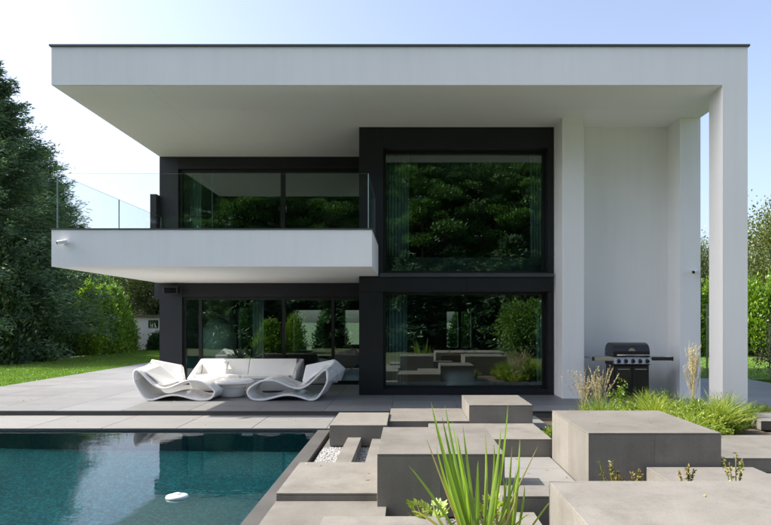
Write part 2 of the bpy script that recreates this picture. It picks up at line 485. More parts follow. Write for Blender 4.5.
# ------------------------------------------------------------------ terrace of large tiles
ter = MB()
ter.box(-10.1, 9.5, 10.90, 15.3, -0.22, -0.022)
ter.box(-10.1, -6.6, 15.3, 24.0, -0.22, -0.022)
ter.box(6.3, 9.5, 15.3, 17.0, -0.22, -0.022)
terrace = tag(ter.build('terrace', 'joint'), 'grey tiled terrace in front of the house', kind='structure')
TW, TD = 1.2, 0.6
tile_me = MB().box(0.003, TW - 0.003, 0.003, TD - 0.003, -0.02, 0.0).mesh('terrace_tile', 'terrace_tile', bevel=0.002)
def tile_area(me, parent, x0, x1, y0, y1, w, d, z=0.0, name='paving_slab', jitter=0.0008):
    nx = max(1, round((x1 - x0) / w)); ny = max(1, round((y1 - y0) / d))
    sx, sy = (x1 - x0) / nx / w, (y1 - y0) / ny / d
    for j in range(ny):
        for i in range(nx):
            link(name, me, None, parent, (x0 + i * w * sx, y0 + j * d * sy, z + random.uniform(-1, 1) * jitter), scale=(sx, sy, 1))
tile_area(tile_me, terrace, -10.1, 9.5, 10.87, 15.27, TW, TD)
tile_area(tile_me, terrace, -10.1, -6.6, 15.27, 24.0, TW, TD)
tile_area(tile_me, terrace, 6.3, 9.5, 15.27, 17.0, TW, TD)

# ------------------------------------------------------------------ pool
pb = MB()
px0, px1, py0, py1 = POOL
zf = -1.6
pb.add([(px0, py0, zf), (px1, py0, zf), (px1, py1, zf), (px0, py1, zf)], [(0, 1, 2, 3)])
zt = POOL_Z + 0.004
for a, b in (((px0, py0), (px1, py0)), ((px1, py0), (px1, py1)), ((px1, py1), (px0, py1)), ((px0, py1), (px0, py0))):
    pb.add([(a[0], a[1], zf), (b[0], b[1], zf), (b[0], b[1], zt), (a[0], a[1], zt)], [(0, 1, 2, 3)])
basin = tag(pb.build('pool_basin', 'mosaic'), 'teal mosaic lining of the swimming pool', kind='structure')
n = 24
wv, wf = [], []
for j in range(n + 1):
    for i in range(n + 1):
        wv.append((px0 + (px1 - px0) * i / n, py0 + (py1 - py0) * j / n, POOL_Z))
for j in range(n):
    for i in range(n):
        k = j * (n + 1) + i
        wf.append((k, k + 1, k + n + 2, k + n + 1))
water = MB().add(wv, wf).build('water', 'water', smooth=True)
if water.data.polygons[0].normal.z < 0:
    water.data.flip_normals()
tag(water, 'still clear water of the swimming pool', kind='structure')
# pool surround: pale coping slabs on the far side, dark overflow edge on the right
edge = MB().box(px0 - 0.3, 2.3, py1 + 0.004, 10.895, -0.235, -0.112)
pool_deck = tag(edge.build('pool_deck', 'joint'), 'pale paved strip between the pool and the terrace step', kind='structure')
cop_me = MB().box(0.003, 1.197, 0.0025, 0.6475, -0.02, 0.0).mesh('coping_slab', 'coping_tile', bevel=0.003)
tile_area(cop_me, pool_deck, px0 - 0.3, 2.3, py1 + 0.0, 10.86, 1.2, 0.65, -0.09)
ov = MB().box(px1 + 0.002, px1 + 0.20, py0, py1 - 0.002, -0.6, -0.118).build('pool_overflow_edge', 'pool_edge', bevel=0.004)
tag(ov, 'dark stone overflow edge along the right side of the pool', kind='structure')
# dark slot and pebble trough beyond the overflow edge
tr = MB().box(px1 + 0.202, -1.18, py0, py1 - 0.002, -0.6, -0.3).build('overflow_slot', 'stone_core')
tag(tr, 'dark drainage slot beside the pool edge', kind='structure')

# ------------------------------------------------------------------ house
house = empty('house', (0, 13.13, 0), 0, 'white flat-roofed two-storey house with dark window frames and a balcony', 'house')
house_off = Vector(house.location)
def hpart(mb, name, mat, parent=None, **kw):
    """mesh in world coordinates, child of the house (or of one of its parts)"""
    o = mb.build(name, mat, None, **kw)
    o.parent = parent or house
    if parent is None or parent is house:
        o.matrix_parent_inverse = Matrix.Translation(-house_off)
    return o
ROOF_L, ROOF_R, ROOF_F, ROOF_B = -6.425, 6.12, 10.81, 21.2
Z_S, Z_T = 5.872, 6.56
roof = hpart(MB().box(ROOF_L, ROOF_R, ROOF_F, ROOF_B, Z_S, Z_T), 'roof', 'plaster')
hpart(MB().box(ROOF_L - 0.03, ROOF_R + 0.03, ROOF_F - 0.03, ROOF_B + 0.03, Z_T + 0.002, Z_T + 0.035), 'roof_capping', 'capping', roof)
xs = [ROOF_L + 0.012, -4.71, -2.4, 0.0, 2.4, 4.2, ROOF_R - 0.012]
ys = [ROOF_F + 0.012, 12.03, 14.38, 15.6]
xs_vis = [ROOF_L + 0.012, -4.71, -1.06, ROOF_R - 0.012]
for i in range(3):
    for j in range(3):
        hpart(MB().box(xs_vis[i] + 0.002, xs_vis[i + 1] - 0.002, ys[j] + 0.002, ys[j + 1] - 0.002, Z_S - 0.008, Z_S - 0.001), 'soffit_panel', 'soffit', roof)
Z_SP = Z_S - 0.008
# slender column at the front right corner
hpart(MB().box(5.67, ROOF_R, ROOF_F, 11.30, -0.2, Z_S), 'column', 'plaster')
# niche pillars and wall
hpart(MB().box(3.225, 3.68, 12.54, 13.14, -0.02, Z_SP - 0.001), 'pillar', 'plaster', bevel=0.004)
hpart(MB().box(5.68, ROOF_R - 0.004, 12.54, ROOF_B - 0.05, -0.02, Z_SP - 0.001), 'side_wall', 'plaster', bevel=0.004)
hpart(MB().box(3.20, 5.69, 13.145, 13.5, -0.02, Z_SP - 0.001), 'niche_wall', 'plaster')
hpart(MB().box(ROOF_L + 0.02, -6.15, 15.62, ROOF_B - 0.05, -0.02, Z_SP - 0.0), 'side_wall', 'plaster')
# back wall with openings and dark interior
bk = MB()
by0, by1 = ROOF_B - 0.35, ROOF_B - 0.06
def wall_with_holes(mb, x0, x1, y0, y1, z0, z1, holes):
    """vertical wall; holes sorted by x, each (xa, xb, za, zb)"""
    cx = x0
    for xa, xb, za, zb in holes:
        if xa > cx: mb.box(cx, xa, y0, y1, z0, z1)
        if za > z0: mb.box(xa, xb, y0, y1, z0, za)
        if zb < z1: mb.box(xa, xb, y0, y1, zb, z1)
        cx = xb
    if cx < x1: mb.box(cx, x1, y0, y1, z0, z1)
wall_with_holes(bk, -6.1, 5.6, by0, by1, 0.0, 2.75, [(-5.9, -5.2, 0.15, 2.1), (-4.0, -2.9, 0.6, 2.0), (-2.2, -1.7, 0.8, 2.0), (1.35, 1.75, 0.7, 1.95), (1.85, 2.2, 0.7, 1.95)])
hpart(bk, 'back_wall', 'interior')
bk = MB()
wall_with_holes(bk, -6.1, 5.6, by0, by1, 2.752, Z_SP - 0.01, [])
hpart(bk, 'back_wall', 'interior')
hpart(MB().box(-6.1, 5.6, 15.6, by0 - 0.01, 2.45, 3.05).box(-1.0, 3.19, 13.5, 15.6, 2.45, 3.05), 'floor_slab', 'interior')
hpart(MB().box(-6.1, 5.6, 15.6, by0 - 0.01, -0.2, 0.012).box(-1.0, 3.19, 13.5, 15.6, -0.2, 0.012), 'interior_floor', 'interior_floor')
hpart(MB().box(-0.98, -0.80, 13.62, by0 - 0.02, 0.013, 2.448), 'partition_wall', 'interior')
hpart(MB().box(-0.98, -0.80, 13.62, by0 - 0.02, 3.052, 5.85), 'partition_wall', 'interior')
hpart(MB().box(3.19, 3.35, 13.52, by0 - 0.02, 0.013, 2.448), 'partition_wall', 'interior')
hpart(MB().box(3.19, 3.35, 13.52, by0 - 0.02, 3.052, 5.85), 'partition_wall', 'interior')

# dark window surround of the main volume
FX0, FX1, FY = -1.07, 3.19, 13.13
GX0, GX1 = -0.547, 3.06
hpart(MB().box(FX0, GX0, FY, 13.60, 0.0, Z_SP - 0.002), 'surround_stile', 'anthracite')
hpart(MB().box(GX1, FX1, FY + 0.001, 13.60, 0.0, Z_SP - 0.002), 'surround_stile', 'anthracite')
hpart(MB().box(GX0 + 0.001, GX1 - 0.001, FY + 0.002, 13.60, 5.406, Z_SP - 0.003), 'surround_head', 'anthracite')
for a, b in ((FX0 + 0.004, 1.287), (1.293, FX1 - 0.004)):
    hpart(MB().box(a, b, FY - 0.022, FY - 0.002, 2.262, 2.575), 'spandrel_panel', 'anthracite', bevel=0.003)
hpart(MB().box(GX0 + 0.001, GX1 - 0.001, FY + 0.003, 13.60, 2.255, 2.69), 'spandrel_core', 'anthracite')
hpart(MB().box(-0.62, FX1 - 0.002, FY - 0.06, FY - 0.001, 2.58, 2.665), 'window_ledge', 'capping', bevel=0.004)
hpart(MB().box(GX0 + 0.001, GX1 - 0.001, FY + 0.003, 13.60, 0.0, 0.13), 'surround_sill', 'anthracite')

def framed_window(name, x0, x1, z0, z1, y, b=0.055, depth=0.08, mull=(), mw=0.07, frame_mat='anthracite'):
    f = MB()
    f.box(x0, x0 + b, y, y + depth, z0, z1).box(x1 - b, x1, y, y + depth, z0, z1)
    f.box(x0 + b, x1 - b, y, y + depth, z0, z0 + b).box(x0 + b, x1 - b, y, y + depth, z1 - b, z1)
    o = hpart(f, name, frame_mat)
    cuts = [x0 + b] + list(mull) + [x1 - b]
    for m in mull:
        hpart(MB().box(m - mw / 2, m + mw / 2, y - 0.012, y + depth - 0.005, z0 + b + 0.001, z1 - b - 0.001), 'mullion', frame_mat, o).matrix_parent_inverse = o.matrix_parent_inverse
    for i in range(len(cuts) - 1):
        a = cuts[i] + (mw / 2 + 0.001 if i else 0.001); c = cuts[i + 1] - (mw / 2 + 0.001 if i + 1 < len(cuts) - 1 else 0.001)
        hpart(MB().box(a, c, y + depth * 0.4, y + depth * 0.4 + 0.028, z0 + b + 0.001, z1 - b - 0.001), 'pane', 'window_glass', o).matrix_parent_inverse = o.matrix_parent_inverse
    return o
# sub-parts sit under a part that itself has an offset inverse; reset so that they stay in world place
def framed_fix(o):
    for c in o.children:
        c.matrix_parent_inverse = Matrix.Identity(4)
for args in (('window', GX0 + 0.002, GX1 - 0.002, 2.692, 5.404, 13.40, 0.05), ('window', GX0 + 0.002, GX1 - 0.002, 0.132, 2.253, 13.40, 0.05)):
    framed_fix(framed_window(*args))
# recessed wall behind the balcony
RY = 15.5
side = hpart(MB().box(FX0 + 0.002, -0.99, 13.602, 15.9, 0.0, Z_SP - 0.004), 'return_wall', 'dark_cladding')
hpart(MB().box(-6.42, -5.84, RY, 15.9, 0.0, 2.60), 'wall_pier', 'dark_cladding')
hpart(MB().box(-5.839, FX0, RY + 0.002, 15.9, 2.24, 2.60), 'wall_header', 'anthracite')
hpart(MB().box(-6.42, -5.94, RY, 15.9, 3.0, Z_SP - 0.001), 'wall_pier', 'dark_cladding')
hpart(MB().box(-5.939, FX0, RY + 0.002, 15.9, 5.55, Z_SP - 0.001), 'wall_header', 'anthracite')
hpart(MB().box(-6.42, FX0, RY + 0.15, 15.9, 2.602, 2.998), 'wall_band', 'anthracite')
framed_fix(framed_window('sliding_door', -5.838, FX0 - 0.002, 0.002, 2.238, RY + 0.08, 0.07, 0.1, mull=(-5.39, -3.23, -1.95), mw=0.075))
framed_fix(framed_window('sliding_door', -5.938, FX0 - 0.002, 3.0, 5.548, RY + 0.08, 0.07, 0.1, mull=(-3.25,), mw=0.11))
hpart(MB().box(-6.60, -6.432, 15.34, 15.6, 3.05, 4.87), 'privacy_screen', 'dark_cladding', bevel=0.01)
hpart(MB().box(-6.56, -6.425, 15.52, 15.7, 2.2, 2.58), 'wall_bracket', 'dark_cladding')

# balcony
bal = MB()
BL, BR, BF = -6.425, -0.65, 10.812
bal.box(BL, BR, BF, 13.128, 2.602, 3.0)
bal.box(BL, FX0 - 0.002, 13.128, RY + 0.14, 2.602, 3.0)
bal.box(BL, BR, BF, BF + 0.14, 3.0, 3.265)
bal.box(BR - 0.14, BR, BF + 0.14, 13.128, 3.0, 3.265)
bal.box(BL, BL + 0.14, BF + 0.14, RY - 0.02, 3.0, 3.265)
balcony = hpart(bal, 'balcony', 'plaster')
def bpart(mb, name, mat, **kw):
    o = mb.build(name, mat, None, **kw); o.parent = balcony; return o
bpart(MB().box(BL - 0.015, BR + 0.015, BF - 0.015, BF + 0.155, 3.267, 3.29), 'parapet_capping', 'capping')
bpart(MB().box(BR - 0.155, BR + 0.012, BF + 0.156, 13.12, 3.267, 3.289), 'parapet_capping', 'capping')
bpart(MB().box(BL - 0.012, BL + 0.155, BF + 0.156, RY - 0.03, 3.267, 3.289), 'parapet_capping', 'capping')
bpart(MB().box(BL + 0.16, FX0 - 0.01, BF + 0.16, RY - 0.0, 3.003, 3.02), 'balcony_floor', 'terrace_tile')
def glass_panel(x0, x1, y0, y1, z0=3.291, z1=4.29):
    mb = MB().box(x0, x1, y0, y1, z0, z1)
    me = mb.mesh('glass_panel', 'rail_glass')
    me.materials.append(M('glass_edge'))
    big = max(p.area for p in me.polygons)
    for p in me.polygons:
        if p.area < big * 0.5: p.material_index = 1
    o = link('glass_panel', me); o.parent = balcony
gx = (BL + 0.07, -3.553, -3.547, BR - 0.07)
glass_panel(gx[0] + 0.02, gx[1], BF + 0.06, BF + 0.077)
glass_panel(gx[2], gx[3] - 0.02, BF + 0.06, BF + 0.077)
glass_panel(BL + 0.06, BL + 0.077, BF + 0.06, 13.19)
glass_panel(BL + 0.06, BL + 0.077, 13.21, RY - 0.06)
glass_panel(BR - 0.077, BR - 0.06, BF + 0.06, 13.05)

# ------------------------------------------------------------------ stone blocks
def block(label, x0, x1, y0, y1, zt, zb=-0.12, group='pale stone garden blocks', cat='stone block', name='stone_block', nf=None, top_n=(1, 1)):
    e = empty(name, ((x0 + x1) / 2, (y0 + y1) / 2, zb), 0, label, cat, group)
    c = Vector(e.location)
    def part(nm, mat, bx, bev=0.0018):
        o = MB().box(bx[0] - c.x, bx[1] - c.x, bx[2] - c.y, bx[3] - c.y, bx[4] - c.z, bx[5] - c.z).build(nm, mat, e, bevel=bev)
        return o
    t = 0.02
    part('core', 'stone_core', (x0 + t, x1 - t, y0 + t, y1 - t, zb - 0.02, zt - t), 0)
    tx, ty = top_n
    for i in range(tx):
        for j in range(ty):
            part('top_panel', 'stone', (x0 + (x1 - x0) * i / tx + 0.001, x0 + (x1 - x0) * (i + 1) / tx - 0.001,
                                        y0 + (y1 - y0) * j / ty + 0.001, y0 + (y1 - y0) * (j + 1) / ty - 0.001, zt - t + 0.001, zt))
    h1 = zt - t - 0.0015
    nx = nf or max(1, round((x1 - x0) / 0.75)); ny = max(1, round((y1 - y0) / 0.75))
    for i in range(nx):
        a = x0 + (x1 - x0) * i / nx + 0.0006; b = x0 + (x1 - x0) * (i + 1) / nx - 0.0006
        part('side_panel', 'stone', (a, b, y0, y0 + t - 0.001, zb, h1))
        part('side_panel', 'stone', (a, b, y1 - t + 0.001, y1, zb, h1))
    for i in range(ny):
        a = y0 + t + (y1 - y0 - 2 * t) * i / ny + 0.0006; b = y0 + t + (y1 - y0 - 2 * t) * (i + 1) / ny - 0.0006
        part('side_panel', 'stone', (x0, x0 + t - 0.001, a, b, zb, h1))
        part('side_panel', 'stone', (x1 - t + 0.001, x1, a, b, zb, h1))
    return e
block('smaller pale stone block nearest the big lower window, rising highest at centre', 0.905, 1.85, 8.9, 10.1, 0.374, -0.1)
block('flat stone slab step right in front of the block below the window', 0.30, 1.85, 7.70, 8.88, 0.106)
block('big dark-fronted stone block at right before the barbecue and flowers', 1.83, 3.18, 6.09, 7.62, 0.485)
block('big grey stone block directly behind the tall iris leaves', -0.275, 0.86, 5.33, 6.68, 0.44)
block('huge stone block cut off by the lower right corner of the picture', 1.04, 3.6, 2.6, 4.43, 0.44, top_n=(1, 1))
block('stone block at the far right corner of the pool, beside its overflow edge', -1.095, -0.295, 8.37, 9.52, 0.169)
block('long low stone slab joining the pool corner block to the highest block', -0.29, 0.90, 8.9, 10.19, 0.137)
block('low broad stone slab beside the pool, touching the block behind the iris', -1.21, -0.28, 5.5, 6.71, 0.043, -0.11)
block('lowest stone slab at the pool edge, half under the broad slab', -1.21, -0.19, 3.9, 5.495, -0.028, -0.2)
block('stone slab at the bottom edge of the picture left of the iris', -0.68, 0.30, 3.7, 4.83, 0.05, -0.2)
block('narrow stone beam over the white pebbles by the pool', -0.84, -0.65, 6.72, 8.36, 0.0, -0.2, nf=1)
block('second narrow stone beam over the pebbles, nearer the iris block', -0.50, -0.30, 6.72, 8.36, -0.02, -0.2, nf=1)
block('thin sunlit stone slab between the big right block and the corner block', 2.40, 3.47, 4.7, 6.04, 0.15)
block('wide low stone slab at right beyond the big dark-fronted block', 3.20, 5.2, 6.88, 8.26, 0.05)
block('flat rough stone slab by the foot of the white column', 5.63, 7.4, 9.57, 10.59, 0.025)
block('tall stone block cut off by the right edge of the picture', 5.66, 7.0, 8.2, 9.35, 0.435)
block('small stone step between the iris leaves and the corner block', 0.80, 1.60, 4.97, 5.30, 0.17)
block('lower stone step beside the right iris clump', 0.86, 1.03, 3.6, 4.90, 0.06, -0.2)

# paving at block level
pv = MB().box(-1.18, 7.5, 2.0, 9.5, -0.235, -0.142)
paving = tag(pv.build('garden_paving', 'joint'), 'pale paving between the stone blocks', kind='structure')
pav_me = MB().box(0.003, 0.897, 0.003, 0.597, -0.02, 0.0).mesh('paving_slab', 'coping_tile', bevel=0.003)
tile_area(pav_me, paving, 0.87, 1.82, 5.32, 7.68, 0.9, 0.6, -0.12)
tile_area(pav_me, paving, 3.2, 7.4, 4.4, 6.86, 0.9, 0.6, -0.12)
tile_area(pav_me, paving, 5.22, 7.4, 6.88, 8.18, 0.9, 0.6, -0.12)
# planting bed
bed = MB().box(1.87, 5.62, 7.66, 10.84, -0.232, -0.125).build('planting_bed', 'soil')
tag(bed, 'dark soil of the planting bed in front of the barbecue', kind='structure')

def pebbles(name, x0, x1, y0, y1, z, n, r, mat, label):
    bm = bmesh.new(); bmesh.ops.create_icosphere(bm, subdivisions=1, radius=1)
    bv = np.array([v.co[:] for v in bm.verts]); bf = np.array([[v.index for v in f.verts] for f in bm.faces]); bm.free()
    Vs = []
    for i in range(n):
        s = r * random.uniform(0.6, 1.2)
        a = random.uniform(0, 6.28)
        sc = np.array([s * random.uniform(0.8, 1.3), s * random.uniform(0.7, 1.1), s * random.uniform(0.5, 0.8)])
        rot = np.array([[math.cos(a), -math.sin(a), 0], [math.sin(a), math.cos(a), 0], [0, 0, 1]])
        V = (bv * sc) @ rot.T + np.array([random.uniform(x0, x1), random.uniform(y0, y1), z + random.uniform(-0.3, 0.5) * r])
        Vs.append(V[bf].reshape(-1, 3))
    o = link(name, quads_mesh(name, np.concatenate(Vs), mat, 3))
    tag(o, label, 'pebbles', kind='stuff')
pebbles('pebbles', -1.17, -0.29, 6.72, 8.36, -0.142, 4500, 0.011, 'white_pebble', 'white pebbles under the narrow stone beams')
pebbles('pebbles', -0.15, 1.02, 4.4, 5.32, -0.142, 1500, 0.022, 'grey_pebble', 'grey pebbles around the foot of the iris')

# ------------------------------------------------------------------ white garden furniture
LOOP = [(0, .19), (.06, .28), (.17, .36), (.28, .41), (.39, .435), (.50, .44), (.60, .425), (.70, .39), (.80, .345), (.90, .30), (.99, .275), (1.08, .27), (1.16, .295), (1.24, .34), (1.32, .41), (1.42, .51),
        (1.51, .595), (1.58, .64), (1.63, .64), (1.665, .59), (1.67, .50), (1.655, .39), (1.61, .28), (1.55, .18), (1.49, .09), (1.43, .035), (1.36, .008), (1.28, .006), (1.19, .03), (1.09, .065), (.98, .092), (.87, .105),
        (.76, .10), (.65, .078), (.52, .042), (.39, .012), (.28, .004), (.17, .012), (.09, .04), (.03, .10)]
def lounger(label, loc, flip):
    e = empty('lounge_chair', loc, 0, label, 'lounge chair', 'white moulded lounge chairs')
    sx = -1 if flip else 1
    n = len(LOOP)
    # offset inwards for the shell's thickness
    pts = [Vector((a, b)) for a, b in LOOP]
    inner = []
    for i in range(n):
        d = (pts[(i + 1) % n] - pts[i - 1]).normalized()
        nrm = Vector((d.y, -d.x))          # inside of a clockwise loop
        inner.append(pts[i] + nrm * 0.034)
    K = 12; depth = 0.98
    v, f = [], []
    for k in range(K + 1):
        t = k / K
        y = depth * t
        edge_in = 0.018 * (1 if k in (0, K) else 0)
        for ring, src in ((0, pts), (1, inner)):
            for i, p in enumerate(src):
                q = Vector(p)
                # the back rises and leans out a little towards the far side
                up = max(0, (q.x - 1.05) / 0.6)
                q = q + Vector((0.05 * up * t, 0.07 * up * t * (q.y / 0.64)))
                v.append((sx * (q.x - 0.835), y, q.y))
    ringn = 2 * n
    for k in range(K):
        for ring in (0, 1):
            for i in range(n):
                a = k * ringn + ring * n + i; b = k * ringn + ring * n + (i + 1) % n
                f.append((a, b, b + ringn, a + ringn))
    for k in (0, K):
        for i in range(n):
            a = k * ringn + i; b = k * ringn + (i + 1) % n
            f.append((a, b, b + n, a + n))
    o = MB().add(v, f).build('seat_shell', 'white_shell', e)
    smooth_angle(o, 50)
    bv = o.modifiers.new('edge', 'BEVEL'); bv.width = 0.008; bv.segments = 2; bv.limit_method = 'ANGLE'; bv.angle_limit = R(50)
    # far side wing: an angular slanting panel from the seat up to the back
    w = MB()
    def P(x, y, z): return (sx * (x - 0.835), y, z)
    w.hexa([P(0.98, 0.86, 0.29), P(1.60, 0.70, 0.40), P(1.72, 1.12, 0.25), P(0.98, 1.10, 0.22),
            P(1.04, 0.99, 0.66), P(1.68, 0.92, 0.80), P(1.88, 1.14, 0.58), P(1.06, 1.12, 0.62)])
    w.build('side_wing', 'white_shell', e, bevel=0.02, seg=2)
    # low bolster tying wing and back
    w = MB()
    w.hexa([P(1.62, 0.02, 0.44), P(1.66, 0.02, 0.40), P(1.80, 1.10, 0.30), P(1.70, 1.08, 0.36),
            P(1.60, 0.04, 0.62), P(1.665, 0.04, 0.58), P(1.90, 1.13, 0.57), P(1.70, 1.10, 0.76)])
    w.build('back_rim', 'white_shell', e, bevel=0.012, seg=2)
    c = MB().hexa([P(1.06, 0.10, 0.305), P(1.16, 0.10, 0.32), P(1.16, 0.84, 0.34), P(1.04, 0.84, 0.315),
                   P(1.46, 0.10, 0.60), P(1.53, 0.10, 0.625), P(1.57, 0.84, 0.68), P(1.46, 0.84, 0.66)])
    c.build('back_cushion', 'white_cushion', e, bevel=0.02, seg=2)
    for fx in (0.26, 1.30):
        MB().box(-0.02 + sx * (fx - 0.835), 0.02 + sx * (fx - 0.835), 0.06, 0.92, 0.0, 0.012).build('foot_glide', 'black_plastic', e)
    return e
lounger('white moulded lounge chair on the left, lit by the sun, back to the lawn', (-4.73, 12.13, 0.0), True)
lounger('white moulded lounge chair on the right in the shade', (-2.44, 12.13, 0.0), False)

sofa = empty('garden_sofa', (-3.78, 13.95, 0), 0, 'long white angular garden sofa facing the pool behind the chairs', 'sofa')
def sp(mb, name, mat='white_shell', bev=0.03, parent=None):
    return mb.build(name, mat, parent or sofa, bevel=bev, seg=3)
sp(MB().hexa([(-1.12, -0.30, 0.02), (1.12, -0.30, 0.02), (1.15, 0.52, 0.02), (-1.15, 0.52, 0.02),
              (-1.20, -0.42, 0.30), (1.20, -0.42, 0.30), (1.26, 0.60, 0.30), (-1.26, 0.60, 0.30)]), 'base')
for a, b in ((-1.10, -0.004), (0.004, 1.10)):
    sp(MB().hexa([(a, -0.43, 0.305), (b, -0.43, 0.305), (b, 0.22, 0.305), (a, 0.22, 0.305),
                  (a, -0.41, 0.40), (b, -0.41, 0.40), (b, 0.20, 0.37), (a, 0.20, 0.37)]), 'seat_cushion', 'white_cushion', 0.03)
    sp(MB().hexa([(a, 0.20, 0.305), (b, 0.20, 0.305), (b, 0.56, 0.305), (a, 0.56, 0.305),
                  (a * 1.02, 0.42, 0.72), (b * 1.02, 0.42, 0.72), (b * 1.04, 0.66, 0.70), (a * 1.04, 0.66, 0.70)]), 'backrest', 'white_shell', 0.02)
for s in (-1, 1):
    q = [(s * 1.105, -0.36, 0.305), (s * 1.24, -0.36, 0.305), (s * 1.27, 0.58, 0.305), (s * 1.105, 0.58, 0.305),
         (s * 1.11, -0.02, 0.50), (s * 1.20, -0.02, 0.49), (s * 1.26, 0.64, 0.70), (s * 1.15, 0.64, 0.715)]
    sp(MB().hexa(q), 'armrest', 'white_shell', 0.02)
pil = MB().hexa([(-0.78, 0.06, 0.385), (-0.46, 0.06, 0.385), (-0.46, 0.16, 0.385), (-0.78, 0.16, 0.385),
                 (-0.78, 0.20, 0.66), (-0.46, 0.20, 0.66), (-0.46, 0.32, 0.64), (-0.78, 0.32, 0.64)])
o = pil.build('throw_pillow', 'white_cushion', None, bevel=0.045, seg=3, loc=(-3.78, 13.95, 0.01))
tag(o, 'cream throw pillow leaning on the left half of the white sofa', 'pillow')

tb = empty('coffee_table', (-3.80, 12.95, 0), 0, 'low round white coffee table between the two lounge chairs', 'table')
MB().lathe([(0.02, 0.0), (0.26, 0.0), (0.29, 0.02), (0.27, 0.10), (0.30, 0.20), (0.36, 0.27)], 28).build('pedestal', 'white_shell', tb, smooth=True)
MB().lathe([(0.36, 0.272), (0.44, 0.285), (0.46, 0.32), (0.44, 0.35), (0.40, 0.355), (0.05, 0.353)], 32).build('table_top', 'white_shell', tb, smooth=True)

# planter with dark leaves behind the sofa
ag = empty('potted_plant', (-4.22, 15.0, 0), 0, 'dark-leaved plant in a white pot behind the sofa', 'plant')
MB().lathe([(0.16, 0.0), (0.18, 0.02), (0.24, 0.62), (0.25, 0.66), (0.22, 0.66), (0.21, 0.6), (0.02, 0.6)], 24).build('pot', 'white_shell', ag, smooth=True)
for i in range(9):
    a = i * 2.4 + 0.3
    tilt = 0.25 + 0.07 * i
    l = 0.55 - 0.02 * i
    d = Vector((math.cos(a) * math.sin(tilt), math.sin(a) * math.sin(tilt), math.cos(tilt)))
    sd = Vector((-math.sin(a), math.cos(a), 0))
    mb = MB(); vs = []
    for k in range(7):
        t = k / 6
        c = Vector((0, 0, 0.6)) + d * l * t + Vector((math.cos(a), math.sin(a), -0.6)) * 0.12 * t * t
        w = 0.055 * math.sin(math.pi * (0.15 + 0.85 * t)) + 0.003
        vs += [c - sd * w, c - Vector((d.x, d.y, 0)) * 0.012, c + sd * w]
    fs = []
    for k in range(6):
        for j in (0, 1):
            fs.append((k * 3 + j, k * 3 + j + 1, k * 3 + j + 4, k * 3 + j + 3))
    mb.add(vs, fs).build('leaf', 'agave_leaf', ag, smooth=True)

# ------------------------------------------------------------------ indoor things seen through the glass
def curtain(label, x0, x1, y, z0, z1, folds):
    mb = MB(); n = folds * 8; vs = []
    for i in range(n + 1):
        x = x0 + (x1 - x0) * i / n
        d = 0.035 * math.sin(i / 8 * 2 * math.pi) + 0.012 * math.sin(i * 0.9)
        vs += [(x, y + d, z0), (x + 0.01 * math.sin(i * 1.7), y + d * 0.6, z1)]
    fs = [(2 * i, 2 * i + 2, 2 * i + 3, 2 * i + 1) for i in range(n)]
    o = mb.add(vs, fs).build('curtain', 'curtain', smooth=True)
    sm = o.modifiers.new('thick', 'SOLIDIFY'); sm.thickness = 0.004
    tag(o, label, 'curtain', 'pale grey window curtains')
curtain('pale grey curtain at the left side of the big upper window', -0.48, 0.02, 13.68, 3.06, 5.40, 7)
curtain('pale grey curtain at the right side of the big upper window', 2.78, 3.10, 13.68, 3.06, 5.40, 5)
curtain('pale grey curtain at the left side of the big lower window', -0.48, -0.02, 13.68, 0.02, 2.24, 6)
curtain('pale grey curtain at the right side of the big lower window', 2.92, 3.12, 13.68, 0.02, 2.24, 3)
curtain('pale curtain behind the left pane of the terrace sliding door', -4.1, -3.8, 15.85, 0.02, 2.22, 4)
curtain('pale curtain behind the left end of the balcony door', -5.75, -5.45, 15.85, 3.06, 5.5, 4)
eg = empty('egg_chair', (-5.2, 16.4, 0.012), 0, 'pale round-backed armchair indoors behind the terrace door glass', 'armchair')
v, f = [], []
for j in range(13):
    th = math.pi * (0.04 + 0.86 * j / 12)
    for i in range(25):
        ph = R(-60) + R(300) * i / 24
        v.append((0.5 * math.sin(th) * math.cos(ph), 0.5 * math.sin(th) * math.sin(ph), 1.02 + 0.68 * math.cos(th)))
for j in range(12):
    for i in range(24):
        k = j * 25 + i
        f.append((k, k + 1, k + 26, k + 25))
o = MB().add(v, f).build('shell', 'egg_shell', eg, smooth=True); o.rotation_euler[2] = R(195)
sm = o.modifiers.new('thick', 'SOLIDIFY'); sm.thickness = 0.04
MB().lathe([(0.28, 0), (0.28, 0.02), (0.05, 0.05), (0.04, 0.42)], 20).build('base', 'steel', eg, smooth=True)
MB().lathe([(0.02, 0.52), (0.34, 0.54), (0.40, 0.60), (0.34, 0.66), (0.02, 0.68)], 20).build('seat_cushion', 'white_cushion', eg, smooth=True)

